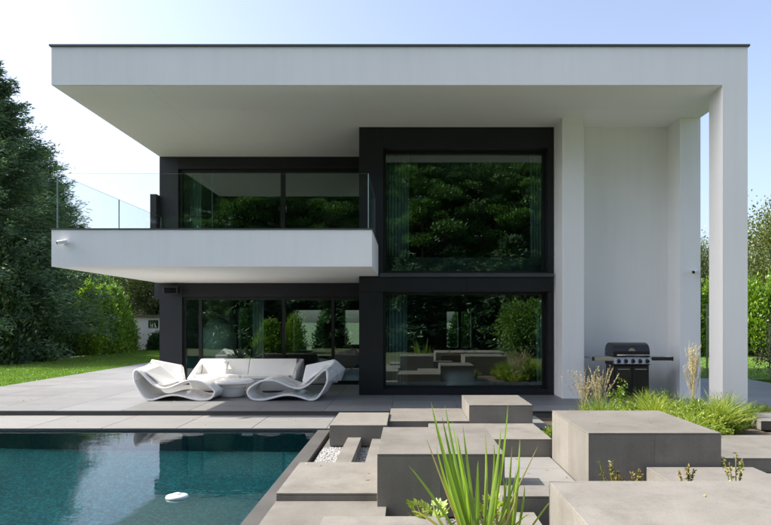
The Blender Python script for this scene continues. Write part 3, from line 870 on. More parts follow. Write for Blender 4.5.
# ------------------------------------------------------------------ barbecue
bq = empty('gas_barbecue', (4.58, 12.25, -0.03), 0, 'black gas barbecue with side shelves standing in the white niche', 'barbecue')
def bqp(mb, name, mat, bev=0.006, parent=None, smooth=False):
    return mb.build(name, mat, parent or bq, bevel=bev, seg=2, smooth=smooth)
bqp(MB().box(-0.36, 0.36, 0.05, 0.55, 0.12, 0.74), 'cabinet', 'black_metal')
for a, b in ((-0.345, -0.004), (0.004, 0.345)):
    d = bqp(MB().box(a, b, 0.02, 0.048, 0.14, 0.72), 'cabinet_door', 'black_metal')
    bqp(MB().box(a + 0.05, b - 0.05, -0.012, 0.016, 0.655, 0.675), 'handle', 'steel', 0.004, d)
bqp(MB().box(-0.37, 0.37, 0.03, 0.58, 0.745, 0.80), 'firebox', 'black_plastic')
pn = bqp(MB().hexa([(-0.385, -0.06, 0.775), (0.385, -0.06, 0.775), (0.385, 0.05, 0.775), (-0.385, 0.05, 0.775),
                    (-0.385, -0.01, 0.905), (0.385, -0.01, 0.905), (0.385, 0.05, 0.905), (-0.385, 0.05, 0.905)]), 'control_panel', 'steel')
for i in range(5):
    x = -0.29 + 0.145 * i
    kb = MB().tube([(x, -0.035, 0.842), (x, -0.085, 0.826)], 0.032, 16)
    k = bqp(kb, 'knob', 'black_plastic', 0.004, pn)
    bqp(MB().tube([(x, -0.024, 0.845), (x, -0.042, 0.840)], 0.041, 16), 'knob_ring', 'steel', 0, pn)
lp = [(0.03, 0.91), (0.03, 1.03), (0.05, 1.09), (0.10, 1.15), (0.18, 1.19), (0.30, 1.205), (0.42, 1.19), (0.52, 1.14), (0.57, 1.06), (0.58, 0.91)]
lid = bqp(MB().prism_x(lp, -0.375, 0.375), 'lid', 'black_metal', 0.012)
bqp(MB().tube([(-0.33, -0.055, 0.955), (0.33, -0.055, 0.955)], 0.016, 12), 'lid_handle', 'steel', 0, lid, True)
for s in (-1, 1):
    bqp(MB().box(s * 0.32 - 0.012, s * 0.32 + 0.012, -0.05, 0.03, 0.945, 0.965), 'handle_bracket', 'black_plastic', 0.002, lid)
em = MB(); pts = [(-0.075, 1.035), (0.075, 1.035), (0.055, 1.07), (0.02, 1.095), (-0.02, 1.095), (-0.055, 1.07)]
em.add([(x, 0.022, z) for x, z in pts] + [(x, 0.034 + 0.1 * max(0, z - 1.035), z) for x, z in pts],
       [tuple(range(6)), tuple(range(6, 12))[::-1]] + [(i, (i + 1) % 6, 6 + (i + 1) % 6, 6 + i) for i in range(6)])
bqp(em, 'thermometer_badge', 'steel', 0, lid)
for s in (-1, 1):
    xa, xb = sorted((s * 0.39, s * 0.82))
    sh = bqp(MB().box(xa, xb, 0.0, 0.52, 0.865, 0.905), 'side_shelf', 'steel' if s > 0 else 'steel', 0.008)
    bqp(MB().box(xa, xb, -0.022, -0.002, 0.845, 0.915), 'shelf_front', 'black_plastic' if s > 0 else 'shelf_wood', 0.006, sh)
    xc = s * 0.78
    bqp(MB().box(min(xc, s * 0.83), max(xc, s * 0.83), -0.03, -0.023, 0.84, 0.92), 'shelf_corner', 'black_plastic', 0.003, sh)
for x in (-0.32, 0.32):
    for y in (0.1, 0.5):
        bqp(MB().tube([(x - 0.02, y, 0.08), (x + 0.02, y, 0.08)], 0.05, 14).tube([(x, y, 0.08), (x, y, 0.125)], 0.012, 8), 'caster', 'black_plastic', 0)

# security cameras and floodlight
def sec_cam(label, loc, d):
    e = empty('security_camera', loc, 0, label, 'camera', 'white wall cameras')
    MB().tube([(0, 0, 0), (0, -0.025, 0)], 0.045, 16).build('mount', 'float_white', e, bevel=0.004)
    MB().tube([(0, -0.025, 0), (0, -0.07, 0.01), (d * 0.02, -0.09, 0.0)], 0.014, 10).build('arm', 'float_white', e, smooth=True)
    b = MB().tube([(d * 0.07, -0.05, 0.012), (-d * 0.05, -0.145, -0.028)], 0.034, 16).build('body', 'float_white', e, bevel=0.004)
    MB().tube([(-d * 0.0505, -0.1453, -0.0285), (-d * 0.058, -0.151, -0.031)], 0.030, 16).build('lens', 'camera_dome', b)
sec_cam('small white security camera at the left end of the balcony front', (-6.19, 10.812, 3.04), 1)
sec_cam('small security camera on the right pillar above the barbecue', (5.95, 12.54, 2.66), 1)
fl = empty('floodlight', (-6.02, 15.5, 2.42), 0, 'dark floodlight under the left end of the balcony', 'floodlight')
MB().box(-0.03, 0.03, -0.10, -0.001, -0.03, 0.03).build('bracket', 'black_plastic', fl, bevel=0.004)
hd = MB().hexa([(-0.19, -0.30, -0.12), (0.19, -0.30, -0.12), (0.17, -0.10, -0.08), (-0.17, -0.10, -0.08),
                (-0.19, -0.32, 0.06), (0.19, -0.32, 0.06), (0.17, -0.10, 0.09), (-0.17, -0.10, 0.09)]).build('housing', 'black_plastic', fl, bevel=0.02, seg=2)
MB().hexa([(-0.15, -0.304, -0.095), (0.15, -0.304, -0.095), (0.15, -0.295, -0.095), (-0.15, -0.295, -0.095),
           (-0.15, -0.324, 0.04), (0.15, -0.324, 0.04), (0.15, -0.31, 0.04), (-0.15, -0.31, 0.04)]).build('lens', 'camera_dome', hd)

# pool float
pf = empty('pool_float', (-2.29, 5.95, POOL_Z), R(12), 'small white oval floating chlorine dispenser drifting on the pool', 'pool float')
MB().lathe([(0.02, -0.05), (0.06, -0.05), (0.085, -0.02), (0.11, -0.012), (0.125, 0.008), (0.115, 0.03), (0.07, 0.042), (0.02, 0.045)], 24).build('float_ring', 'float_white', pf, smooth=True).scale = (0.88, 0.7, 0.8)
MB().lathe([(0.05, 0.0425), (0.05, 0.055), (0.03, 0.062), (0.005, 0.063)], 18).build('cap', 'float_white', pf, smooth=True).scale = (0.8, 0.7, 0.75)

# ------------------------------------------------------------------ vegetation
def trunk_mesh(name, h, r0, r1=0.03, limbs=(), seg=8, wob=0.1):
    mb = MB()
    n = 7
    pts = [(random.uniform(-wob, wob) * (i > 0), random.uniform(-wob, wob) * (i > 0), h * i / (n - 1)) for i in range(n)]
    mb.tube(pts, [r0 + (r1 - r0) * i / (n - 1) for i in range(n)], seg)
    for a, b, ra in limbs:
        m = [(a[k] + b[k]) / 2 + random.uniform(-0.05, 0.05) for k in range(3)]
        mb.tube([a, m, b], [ra, ra * 0.65, ra * 0.25], 5)
    return mb.mesh(name, 'bark', smooth=True)

def conifer(name, h, r, mat, base=0.06, levels=46, per=9, power=0.85, droop=0.25, spray=18, L=0.2, W=0.036, bare=0.15):
    P, D = [], []; limbs = []
    for i in range(levels):
        t = (i + 0.5) / levels
        z = h * (base + (1 - base) * t)
        ln0 = r * (1 - t) ** power + 0.15
        for k in range(per if t < 0.8 else max(4, per - 3)):
            a = rng.uniform(0, 6.283)
            ln = ln0 * rng.uniform(0.55, 1.12)
            d0 = np.array([math.cos(a), math.sin(a), 0])
            rise = 0.45 * t - droop * (1 - t) + rng.normal() * 0.13
            npts = max(4, int(ln * 7.5))
            s = np.linspace(bare, 1, npts) * ln
            pts = np.outer(s, d0) + np.array([0, 0, z])
            pts[:, 2] += s * rise + 0.05 * s * s / max(ln, .5)
            if ln > 0.9 and k < 4:
                limbs.append(((0, 0, z - 0.1), tuple(pts[int(npts * .7)]), 0.03 + 0.01 * ln))
            side = np.array([-d0[1], d0[0], 0])
            m = npts * spray
            pp = np.repeat(pts, spray, axis=0) + rng.normal(size=(m, 3)) * 0.10 * (0.5 + 0.25 * ln)
            lat = rng.normal(size=(m, 1)) * 0.9
            dd = d0 * 0.8 + side * lat + rng.normal(size=(m, 3)) * 0.35
            dd[:, 2] += rise * 0.5 - 0.05
            P.append(pp); D.append(dd)
    P = np.concatenate(P); D = np.concatenate(D)
    n = len(P)
    cm = quads_mesh(name + '_crown', leaves(P, D, rng.uniform(0.6, 1.2, n) * L, rng.uniform(0.6, 1.2, n) * W, 0.5), mat)
    tm = trunk_mesh(name + '_trunk', h * 0.97, 0.017 * h, 0.02, limbs, wob=0.04)
    return cm, tm

def pine(name, h, r, mat, n_cl=150, per=300, zlo=0.28):
    """tall pine: bare lower trunk, layered flat clumps of needles"""
    P, D = [], []; limbs = []
    for i in range(n_cl):
        t = rng.uniform(zlo, 1.0)
        z = h * t
        prof = r * math.sin(math.pi * min(1, (0.18 + 0.80 * (t - zlo) / (1 - zlo)))) ** 0.7
        a = rng.uniform(0, 6.283); rr = prof * math.sqrt(rng.uniform(0.05, 1))
        c = np.array([rr * math.cos(a), rr * math.sin(a), z])
        s = rng.uniform(0.5, 1.0) * r * 0.24
        off = unit(rng.normal(size=(per, 3))) * rng.uniform(0.3, 1.25, (per, 1)) ** 0.5 * np.array([s, s, s * 0.36]) * 1.35
        P.append(c + off)
        dd = rng.normal(size=(per, 3)) * 0.7 + np.array([math.cos(a), math.sin(a), 0.5])
        D.append(dd)
        if i % 2 == 0: limbs.append(((0, 0, max(0.2 * h, z - rr * 0.4)), tuple(c), 0.07))
    P = np.concatenate(P); D = np.concatenate(D); n = len(P)
    cm = quads_mesh(name + '_crown', leaves(P, D, rng.uniform(0.14, 0.30, n), rng.uniform(0.05, 0.10, n), 1.0), mat)
    return cm, trunk_mesh(name + '_trunk', h * 0.97, 0.2, 0.04, limbs, wob=0.15)

def broadleaf(name, h, r, mat, n_cl=110, per=190, zlo=0.25, leaf=(0.10, 0.2)):
    P, D = [], []; limbs = []
    for i in range(n_cl):
        u = rng.normal(size=3); u /= np.linalg.norm(u)
        rad = rng.uniform(0.35, 1.0) ** 0.6
        c = np.array([u[0] * r * rad, u[1] * r * rad, h * (zlo + (1 - zlo) * (0.5 + 0.5 * u[2] * rad))])
        s = rng.uniform(0.10, 0.22) * r
        off = rng.normal(size=(per, 3)) * s
        P.append(c + off)
        D.append(unit(off) + u * 0.6 + rng.normal(size=(per, 3)) * 0.5)
        if i % 2 == 0: limbs.append(((0, 0, h * rng.uniform(0.15, 0.45)), tuple(c), 0.02 + 0.012 * r))
    P = np.concatenate(P); D = np.concatenate(D); n = len(P)
    L = rng.uniform(*leaf, n)
    return quads_mesh(name + '_crown', leaves(P, D, L, L * rng.uniform(0.45, 0.7, n), 0.7), mat), trunk_mesh(name + '_trunk', h * 0.75, 0.03 * r + 0.02 * h * 0.6, 0.03, limbs, wob=0.08)

def thuja(name, h, r, mat, n=9000, power=0.75, leaf=1.0):
    """dense columnar evergreen with upright sprays in uneven tufts"""
    tufts = 260
    tt = rng.uniform(0, 1, tufts) ** 0.9
    ta = rng.uniform(0, 6.283, tufts)
    prof = r * np.minimum(1, (tt + 0.04) / 0.10) ** 0.4 * (1 - tt ** 2.2) ** power
    tr_ = prof * rng.uniform(0.72, 1.02, tufts)
    C = np.column_stack([tr_ * np.cos(ta), tr_ * np.sin(ta), tt * h])
    idx = rng.integers(0, tufts, n)
    off = rng.normal(size=(n, 3)) * np.array([0.13, 0.13, 0.22]) * r / 0.7
    P = C[idx] + off
    rad = np.column_stack([np.cos(ta[idx]), np.sin(ta[idx]), np.zeros(n)])
    D = rad * 0.55 + rng.normal(size=(n, 3)) * 0.4 + np.array([0, 0, 0.9])
    P[:, 2] = np.maximum(P[:, 2], 0.02)
    L = rng.uniform(0.12, 0.28, n) * leaf
    return quads_mesh(name + '_crown', leaves(P, D, L, L * rng.uniform(0.28, 0.5, n)), mat), trunk_mesh(name + '_trunk', h * 0.9, 0.05 + 0.01 * h, 0.02, wob=0.02)

def place(name, meshes, loc, rz, label, cat, group=None, s=1.0, sz=None, mat=None, crown='crown'):
    e = empty(name, loc, rz, label, cat, group)
    k = (s, s, sz or s)
    c = link(crown, meshes[0], None, e, scale=k)
    if mat:
        c.material_slots[0].link = 'OBJECT'; c.material_slots[0].material = M(mat)
    if meshes[1]: link('trunk', meshes[1], None, e, scale=k)
    return e

Z0 = -0.05
big_con = conifer('large_conifer', 12.3, 4.3, 'conifer_leaf', base=0.12, levels=64, per=12, power=0.8, droop=0.15, spray=15, L=0.24, W=0.042)
blue_con = conifer('blue_spruce', 7.0, 2.6, 'blue_conifer_leaf', levels=40, per=10, L=0.17, W=0.034)
place('conifer_tree', big_con, (-17.1, 24.5, Z0), 0.4, 'tallest dark conifer at the left edge of the picture', 'tree', 'trees along the left boundary')
place('spruce_tree', blue_con, (-16.6, 23.2, Z0), 1.1, 'blue-green spruce left of the balcony, in front of the tall conifer', 'tree', 'trees along the left boundary', s=0.88)
place('conifer_tree', big_con, (-23.2, 38.0, Z0), 2.0, 'second conifer behind the glass corner of the balcony', 'tree', 'trees along the left boundary', s=1.02)
dthu = [thuja('dark_thuja', 4.4, 1.15, 'dark_thuja_leaf', 26000, leaf=0.75), thuja('dark_thuja', 4.0, 1.2, 'dark_thuja_leaf', 26000, leaf=0.75)]
bthu = [thuja('bright_thuja', 3.0, 0.85, 'bright_thuja_leaf', 18000, power=1.25, leaf=0.75), thuja('bright_thuja', 2.7, 0.8, 'bright_thuja_leaf', 18000, power=1.25, leaf=0.75)]
for i, (x, y, s, lab) in enumerate([(-16.1, 22.6, 1.1, 'dark hedge evergreen nearest the left edge of the picture'), (-15.9, 24.2, 1.05, 'second dark hedge evergreen from the left edge'),
                                    (-16.5, 26.0, 1.1, 'third dark hedge evergreen, below the balcony camera'), (-16.8, 27.6, 1.0, 'dark hedge evergreen next to the bright ones')]):
    place('hedge_tree', dthu[i % 2], (x, y, Z0), i * 1.3, lab, 'hedge tree', 'dark hedge evergreens at the lawn edge', s=s)
for i, (x, y, s, lab) in enumerate([(-15.55, 29.1, 0.98, 'bright green conical evergreen nearest the dark hedge'), (-15.55, 30.4, 1.08, 'bright green conical evergreen second from the dark hedge'),
                                    (-15.65, 31.8, 1.0, 'bright green conical evergreen second from the white shed'), (-16.0, 33.2, 1.0, 'bright green conical evergreen right beside the white shed')]):
    place('hedge_tree', bthu[i % 2], (x, y, Z0), i * 0.9, lab, 'hedge tree', 'bright conical evergreens by the shed', s=s)
lt = broadleaf('garden_tree', 6.0, 2.3, 'tree_leaf', 110, 170)
place('broadleaf_tree', lt, (-17.0, 41.0, Z0), 0.0, 'light green leafy tree rising behind the white shed', 'tree', None, s=0.95)
place('broadleaf_tree', lt, (-22.5, 45.0, Z0), 1.9, 'leafy tree behind the bright conical evergreens', 'tree', None, s=1.1, mat='pine_leaf')
place('broadleaf_tree', lt, (-13.5, 46.0, Z0), 2.9, 'leafy tree beyond the shed just left of the house wall', 'tree', None, s=0.9)
shr = thuja('round_shrub', 1.0, 0.6, 'dark_thuja_leaf', 5000, power=0.5)
place('round_shrub', shr, (-14.0, 33.6, Z0), 0, 'small dark rounded shrub in front of the white shed', 'shrub', s=0.75)

sh = empty('garden_shed', (-14.4, 34.5, Z0), 0, 'low white garden shed with a small window at the end of the lawn', 'shed')
wm = MB(); wall_with_holes(wm, -1.9, 2.4, 0, 0.2, 0, 1.9, [(-0.55, 0.05, 1.25, 1.72)])
wm.box(-1.9, -1.7, 0.2, 3.0, 0, 1.9).box(2.2, 2.4, 0.2, 3.0, 0, 1.9)
wm.build('wall', 'shed_wall', sh)
rf = MB().box(-2.05, 2.55, -0.15, 3.1, 1.902, 2.02).build('roof', 'shed_roof', sh)
wf_ = MB().box(-0.55, -0.50, 0.05, 0.12, 1.25, 1.72).box(0.0, 0.05, 0.05, 0.12, 1.25, 1.72).box(-0.5, 0.0, 0.05, 0.12, 1.25, 1.30).box(-0.5, 0.0, 0.05, 0.12, 1.67, 1.72).box(-0.27, -0.23, 0.05, 0.12, 1.30, 1.67).build('window', 'shed_roof', sh)
MB().box(-0.5, 0.0, 0.09, 0.10, 1.30, 1.67).build('pane', 'window_glass', wf_)

# right side
rt = broadleaf('right_tree', 8.6, 3.4, 'tree_leaf', 230, 270, zlo=0.2)
place('broadleaf_tree', rt, (23.5, 36.0, Z0), 0.3, 'large yellow-green tree at the right edge of the picture', 'tree')
place('broadleaf_tree', rt, (18.2, 40.0, Z0), 2.3, 'yellow-green tree showing in the gap beside the right column', 'tree', s=0.8)
place('broadleaf_tree', lt, (19.0, 31.0, Z0), 4.0, 'smaller leafy tree behind the hedge right of the column', 'tree', s=0.85)
for i, x in enumerate([12.0, 13.4, 14.8, 16.2, 17.6, 19.0]):
    place('hedge_tree', bthu[i % 2], (x, 28.2 + 0.3 * (i % 3), Z0), i * 1.1, ['bright hedge shrub seen in the gap left of the right column', 'bright hedge shrub just hidden behind the right column', 'bright hedge shrub hugging the right side of the column', 'second bright hedge shrub right of the column', 'third bright hedge shrub right of the column', 'last bright hedge shrub at the right picture edge'][i], 'hedge shrub', 'bright hedge shrubs right of the column', s=1.12)
pur = broadleaf('purple_shrub', 2.5, 0.95, 'purple_leaf', 34, 70, zlo=0.1, leaf=(0.05, 0.10))
place('purple_shrub', pur, (10.05, 15.8, -0.2), 0, 'purple-leaved shrub at the right edge beside the path', 'shrub', s=0.8)
fp = empty('fence', (8.6, 17.25, -0.1), 0, 'thin green wire fence in the gap beside the right column', 'fence')
for x in (-0.22, 0.0, 0.9, 1.8):
    MB().box(x - 0.02, x + 0.02, -0.02, 0.02, 0.0, 1.65 if x else 2.2).build('post', 'fence_metal', fp, bevel=0.003)
for z in (0.3, 0.7, 1.1, 1.5):
    MB().tube([(-0.22, -0.025, z), (1.8, -0.025, z)], 0.006, 6).build('wire', 'fence_metal', fp)

# behind the house, seen through its windows
for i, x in enumerate([-9.6, -7.6, -5.6, -3.6, 0.8, 2.6, 4.4]):
    place('hedge_tree', bthu[i % 2], (x, 27.5 + (i % 2) * 0.6, Z0), i * 1.7, 'evergreen behind the house seen through its ground-floor windows', 'hedge tree', 'evergreens behind the house', s=0.85, mat='dark_thuja_leaf')

# behind the camera: what the windows and the pool mirror
pn1 = pine('tall_pine', 18.0, 3.8, 'pine_leaf', 170, 620, zlo=0.16)
pn2 = pine('tall_pine', 17.0, 3.5, 'pine_leaf', 160, 620, zlo=0.12)
for i, (x, y, s) in enumerate([(-20, -15, 1.0), (-13, -14.5, 1.05), (-6, -15, 0.95), (1.0, -14.5, 1.0), (8.0, -15, 1.0), (15.0, -14.5, 0.95),
                               (-16.5, -23, 1.15), (-9.5, -24, 1.2), (-2.5, -23.5, 1.15), (4.5, -23, 1.2), (11.5, -24, 1.15), (18.5, -23, 1.15),
                               (-13, -34, 1.3), (-6, -35, 1.35), (1, -34, 1.3), (8, -35, 1.35), (15, -34, 1.3), (22, -35, 1.35)]):
    place('pine_tree', (pn1, pn2)[i % 2], (x, y, -0.2), i * 1.37, 'tall dark pine of the wood mirrored in the big windows', 'pine tree', 'pines mirrored in the windows', s=s)
ev = conifer('low_evergreen', 6.0, 2.4, 'conifer_leaf', levels=30, per=9, L=0.4, W=0.11)
for i, (x, y) in enumerate([(-16.5, -11), (-12, -10.5), (-8, -12), (-4, -11.5), (0.0, -11), (3, -12), (6.5, -11), (9.6, -12), (13.4, -11)]):
    place('evergreen_tree', ev, (x, y, -0.2), i * 0.77, 'dark young evergreen below the pines mirrored in the windows', 'tree', 'young evergreens mirrored in the windows', s=1.0 + 0.08 * (i % 4))
place('broadleaf_shrub', broadleaf('mirror_shrub', 2.6, 1.5, 'bed_leaf_green', 70, 150, zlo=0.05), (6.2, -4.0, -0.2), 0, 'round green shrub mirrored at the right of the lower window', 'shrub')
place('hedge_tree', bthu[0], (-6.5, -3.5, -0.2), 0, 'bright clipped evergreen mirrored in the terrace door', 'hedge tree', s=1.0, sz=0.62)
place('hedge_tree', bthu[1], (-7.9, -3.2, -0.2), 1, 'second clipped evergreen mirrored at the left of the terrace door', 'hedge tree', s=1.05, sz=0.6)

# ------------------------------------------------------------------ iris clump and small plants in front
def blade(root, tip, w, bulge, mat_parent, lean=0.0, n=10, name='leaf', mat='iris_leaf'):
    a, b = Vector(root), Vector(tip)
    ctrl = a.lerp(b, 0.5) + Vector(bulge)
    vs, fs = [], []
    face = Vector((random.uniform(-1, 1), -1.0 + random.uniform(-0.3, 0.3), 0)).normalized()
    for k in range(n + 1):
        t = k / n
        p = a * (1 - t) ** 2 + ctrl * 2 * t * (1 - t) + b * t * t
        d = ((ctrl - a) * (1 - t) + (b - ctrl) * t).normalized()
        s = d.cross(face).normalized()
        nn = s.cross(d)
        ww = 0.92 * w * (0.75 + 0.5 * t if t < 0.5 else 1.0) * (1 - max(0, t - 0.45) / 0.55) ** 0.75 * 0.5 + 0.0008
        vs += [p - s * ww, p + nn * ww * 0.35, p + s * ww]
    for k in range(n):
        for j in (0, 1):
            fs.append((k * 3 + j, k * 3 + j + 1, k * 3 + j + 4, k * 3 + j + 3))
    return MB().add(vs, fs).build(name, mat, mat_parent, smooth=True)
IY = 4.5
def iris(label, cx, blades, Y=IY):
    base = px(cx, 321, Y); base.z = -0.15
    e = empty('iris_plant', base, random.uniform(-0.01, 0.01), label, 'plant', 'iris clumps between the blocks')
    for tx, ty, w, bul, rx in blades:
        yy = Y + random.uniform(-0.16, 0.12)
        tip = px(tx, ty, yy) - base
        root = Vector((rx + random.uniform(-0.012, 0.012), random.uniform(-0.05, 0.05), 0.0))
        droop = 0.16 if w < 0.026 else 0.02
        blade(root, tip, w, (bul * 1.9, random.uniform(-0.03, 0.03), abs(bul) * 0.5 + droop), e, mat='dry_leaf' if (w < 0.022 and random.random() < 0.5) else 'iris_leaf')
    return e
bl = [(431, 402, .040, -.02, -.03), (445, 405, .042, -.01, -.02), (452, 420, .040, 0, 0), (463, 426, .036, .0, 0), (438, 428, .038, -.02, -.05), 
      (508, 404, .040, .03, .03), (501, 428, .038, .02, .02), (494, 445, .036, .03, .05), (447, 452, .042, -.02, -.02), (478, 460, .045, .0, .0),
      (409, 466, .024, -.05, -.05), (538, 446, .014, .05, .05), (520, 462, .016, .05, .05), (485, 432, .032, .02, .03), (436, 446, .036, -.03, -.04),
      (503, 476, .03, .06, .06), (432, 500, .04, -.06, -.07), (515, 492, .02, .08, .06),
      (442, 417, .034, -.015, -.01), (457, 408 + 26, .03, 0, .015), (426, 438, .02, -.03, -.05), (530, 515, .018, .07, .07), (412, 512, .02, -.09, -.06)]
iris('tall clump of long green iris leaves in the foreground centre', 478, bl)
iris('smaller iris clump of a few upright leaves right of the tall one', 509,
     [(512, 446, .026, -.01, -.01), (520, 438, .034, .01, .01), (516, 470, .03, 0, 0), (507, 478, .026, -.01, -.02), (524, 486, .02, .03, .02), (552, 500, .014, .06, .03), (498, 505, .016, -.04, -.02)])

def rosette(name, label, loc, n, l, w, mat, cat='plant', rise=0.7, group=None):
    e = empty(name, loc, 0, label, cat, group)
    for i in range(n):
        a = i * 2.399 + random.uniform(-.3, .3)
        el = rise * random.uniform(0.6, 1.3)
        d = Vector((math.cos(a) * math.cos(el), math.sin(a) * math.cos(el), math.sin(el)))
        ll = l * random.uniform(0.6, 1.1)
        mb = MB()
        st = [Vector((0, 0, 0)), d * ll * 0.5, d * ll * 0.8]
        mb.tube(st, [0.004, 0.003, 0.002], 5, cap=False)
        sd = Vector((-math.sin(a), math.cos(a), 0)); up = d.cross(sd)
        for k, (ang, s) in enumerate(((0, 1.0), (0.75, 0.8), (-0.75, 0.8), (1.4, 0.55), (-1.4, 0.55))):
            dd = d * math.cos(ang) + sd * math.sin(ang)
            ss = dd.cross(up).normalized()
            c = st[2]; q = w * s
            mb.add([c, c + dd * q * .5 + ss * q * .26, c + dd * q - Vector((0, 0, q * .15)), c + dd * q * .5 - ss * q * .26], [(0, 1, 2, 3)])
        mb.build('leaf', mat, e)
    return e
rosette('leafy_plant', 'small light green lobed-leaf plant at the foot of the grey block', (0.17, 4.98, -0.15), 34, 0.32, 0.075, 'bed_leaf', rise=0.9)
rosette('leafy_plant', 'small lobed-leaf plant right behind the tall iris clump', (0.66, 5.0, -0.15), 20, 0.36, 0.075, 'bed_leaf', rise=1.0)

def sprig(label, loc, n, h):
    e = empty('sedum_plant', loc, 0, label, 'plant', 'reddish sprigs behind the corner block')
    for i in range(n):
        a = random.uniform(0, 6.28); r = random.uniform(0, 0.05)
        b = Vector((math.cos(a) * r, math.sin(a) * r, 0)); t = b * 2.2 + Vector((random.uniform(-.02, .02), 0, h * random.uniform(0.6, 1)))
        mb = MB().tube([b, (b + t) / 2, t], [0.004, 0.004, 0.003], 5)
        m = 26
        P = np.array([list(b.lerp(t, random.uniform(0.3, 1.0))) for _ in range(m)])
        V = leaves(P, rng.normal(size=(m, 3)) + np.array([0, 0, 0.8]), rng.uniform(0.018, 0.04, m), 0.014)
        mb.add([tuple(p) for p in V], [(4 * k, 4 * k + 1, 4 * k + 2, 4 * k + 3) for k in range(m)])
        mb.build('stem', 'sedum_leaf', e)
for lab, x, y, n, h in (('reddish sprig in front of the big dark block, left of the other sprigs', 613, 460, 4, .2), ('short reddish sprig second from the left before the dark block', 622, 474, 3, .12),
                        ('reddish sprig before the middle of the dark block', 639, 469, 4, .15), ('thin pale sprig before the thin sunlit slab', 688, 463, 4, .18), ('tallest reddish sprig right of the dark block', 737, 452, 5, .22)):
    Yp = 4.56
    p = px(x, y, Yp)
    sprig(lab, (p.x, Yp, 0.35), n, p.z - 0.35)
# low planter wall of soil carrying the sprigs between the corner block and the slab
tag(MB().box(1.2, 3.55, 4.44, 4.66, -0.142, 0.352).build('planter_soil', 'soil'), 'narrow soil strip behind the corner block', kind='structure')

# ------------------------------------------------------------------ planting bed in front of the barbecue
def mound(name, h, r, mat, n, leaf, st=40):
    P, D = [], []
    for i in range(st):
        a = rng.uniform(0, 6.283); lean = rng.uniform(0, 1)
        tip = np.array([math.cos(a) * r * lean, math.sin(a) * r * lean, h * (1 - 0.45 * lean * lean) * rng.uniform(0.7, 1.1)])
        m = n // st
        t = rng.uniform(0.15, 1, (m, 1))
        pp = t * tip * np.array([1, 1, 1]) + rng.normal(size=(m, 3)) * 0.02
        P.append(pp); D.append(rng.normal(size=(m, 3)) * 0.8 + tip * 0.8 / h)
    P = np.concatenate(P); D = np.concatenate(D)
    L = rng.uniform(*leaf, len(P))
    P[:, 2] = np.maximum(P[:, 2], 0.01)
    return quads_mesh(name, leaves(P, D, L, L * rng.uniform(0.3, 0.5, len(P))), mat)
mounds = [mound('bed_mound', 0.50, 0.42, 'bed_leaf', 5200, (0.025, 0.06)), mound('bed_mound', 0.44, 0.46, 'bed_leaf', 5200, (0.025, 0.055))]
tallp = [mound('bed_tall', 0.85, 0.30, 'bed_leaf_green', 1500, (0.03, 0.08), st=18), mound('bed_tall', 0.95, 0.22, 'bed_leaf', 620, (0.03, 0.09), st=8)]
def plume_grass(h, r, n_st, mat='plume_leaf'):
    Vs = []
    for i in range(n_st):
        a = rng.uniform(0, 6.283); lean = rng.uniform(0.1, 1) * r
        tip = np.array([math.cos(a) * lean, math.sin(a) * lean, h * rng.uniform(0.7, 1.05)])
        m = 9
        t = np.linspace(0, 1, m)[:, None]
        pts = np.concatenate([tip[None, :2] * t ** 1.8, tip[None, 2:] * t], axis=1)
        seg = pts[1:] - pts[:-1]
        Vs.append(leaves(pts[:-1], seg, np.linalg.norm(seg, axis=1) * 1.25, 0.007))
        k = 42
        tt = rng.uniform(0.62, 1.02, (k, 1))
        pp = np.concatenate([tip[None, :2] * tt ** 1.8, tip[None, 2:] * tt], axis=1)
        dd = np.array([0, 0, 1.0]) + rng.normal(size=(k, 3)) * 0.45
        Vs.append(leaves(pp, dd, rng.uniform(0.02, 0.055, k), 0.009))
    return quads_mesh('plume', np.concatenate(Vs), mat)
pl_a = plume_grass(1.0, 0.36, 26)
pl_b = plume_grass(1.15, 0.16, 40)
def tuft(h, r, n_bl, mat):
    Vs = []
    for i in range(n_bl):
        a = rng.uniform(0, 6.283); lean = rng.uniform(0.15, 1) * r
        hh = h * rng.uniform(0.55, 1.05) * (1 - 0.3 * lean / r)
        m = 6
        t = np.linspace(0, 1, m)[:, None]
        b0 = rng.normal(size=2) * 0.05
        pts = np.concatenate([b0 + np.array([[math.cos(a), math.sin(a)]]) * lean * t ** 2, hh * (t - 0.18 * t ** 3)], axis=1)
        sg = pts[1:] - pts[:-1]
        Vs.append(leaves(pts[:-1], sg, np.linalg.norm(sg, axis=1) * 1.5, np.linspace(0.009, 0.004, m - 1)))
    return quads_mesh('tuft', np.concatenate(Vs), mat)
tufts = [tuft(0.62, 0.42, 340, 'bed_leaf'), tuft(0.5, 0.38, 240, 'bed_leaf')]
def bedplant(name, me, X, Y, label, cat, group=None, s=1.0, rz=None, sz=None, part='foliage', base=None):
    e = empty(name, (X, Y, -0.125), rz if rz is not None else random.uniform(0, 6), label, cat, group)
    link(part, me, None, e, scale=(s, s, sz or s))
    if base:
        link('basal_leaves', base, None, e, scale=(0.6, 0.6, 0.55))
for i, (x, Y, s, sz) in enumerate([(583, 10.2, 1.0, 0.88), (600, 10.0, 0.95, 0.95)]):
    bedplant('ornamental_grass', pl_a, (x - 408) * Y / 600, Y, ('wispy beige ornamental grass nearest the left pillar', 'fuller beige ornamental grass left of the barbecue cabinet')[i], 'grass plant', 'beige ornamental grasses', s, sz=sz, part='plume', base=mounds[0])
bedplant('ornamental_grass', pl_b, (693 - 408) * 10.0 / 600, 10.0, 'tall narrow beige plume grass before the right pillar', 'grass plant', 'beige ornamental grasses', 1.0, sz=1.15, part='plume', base=mounds[1])
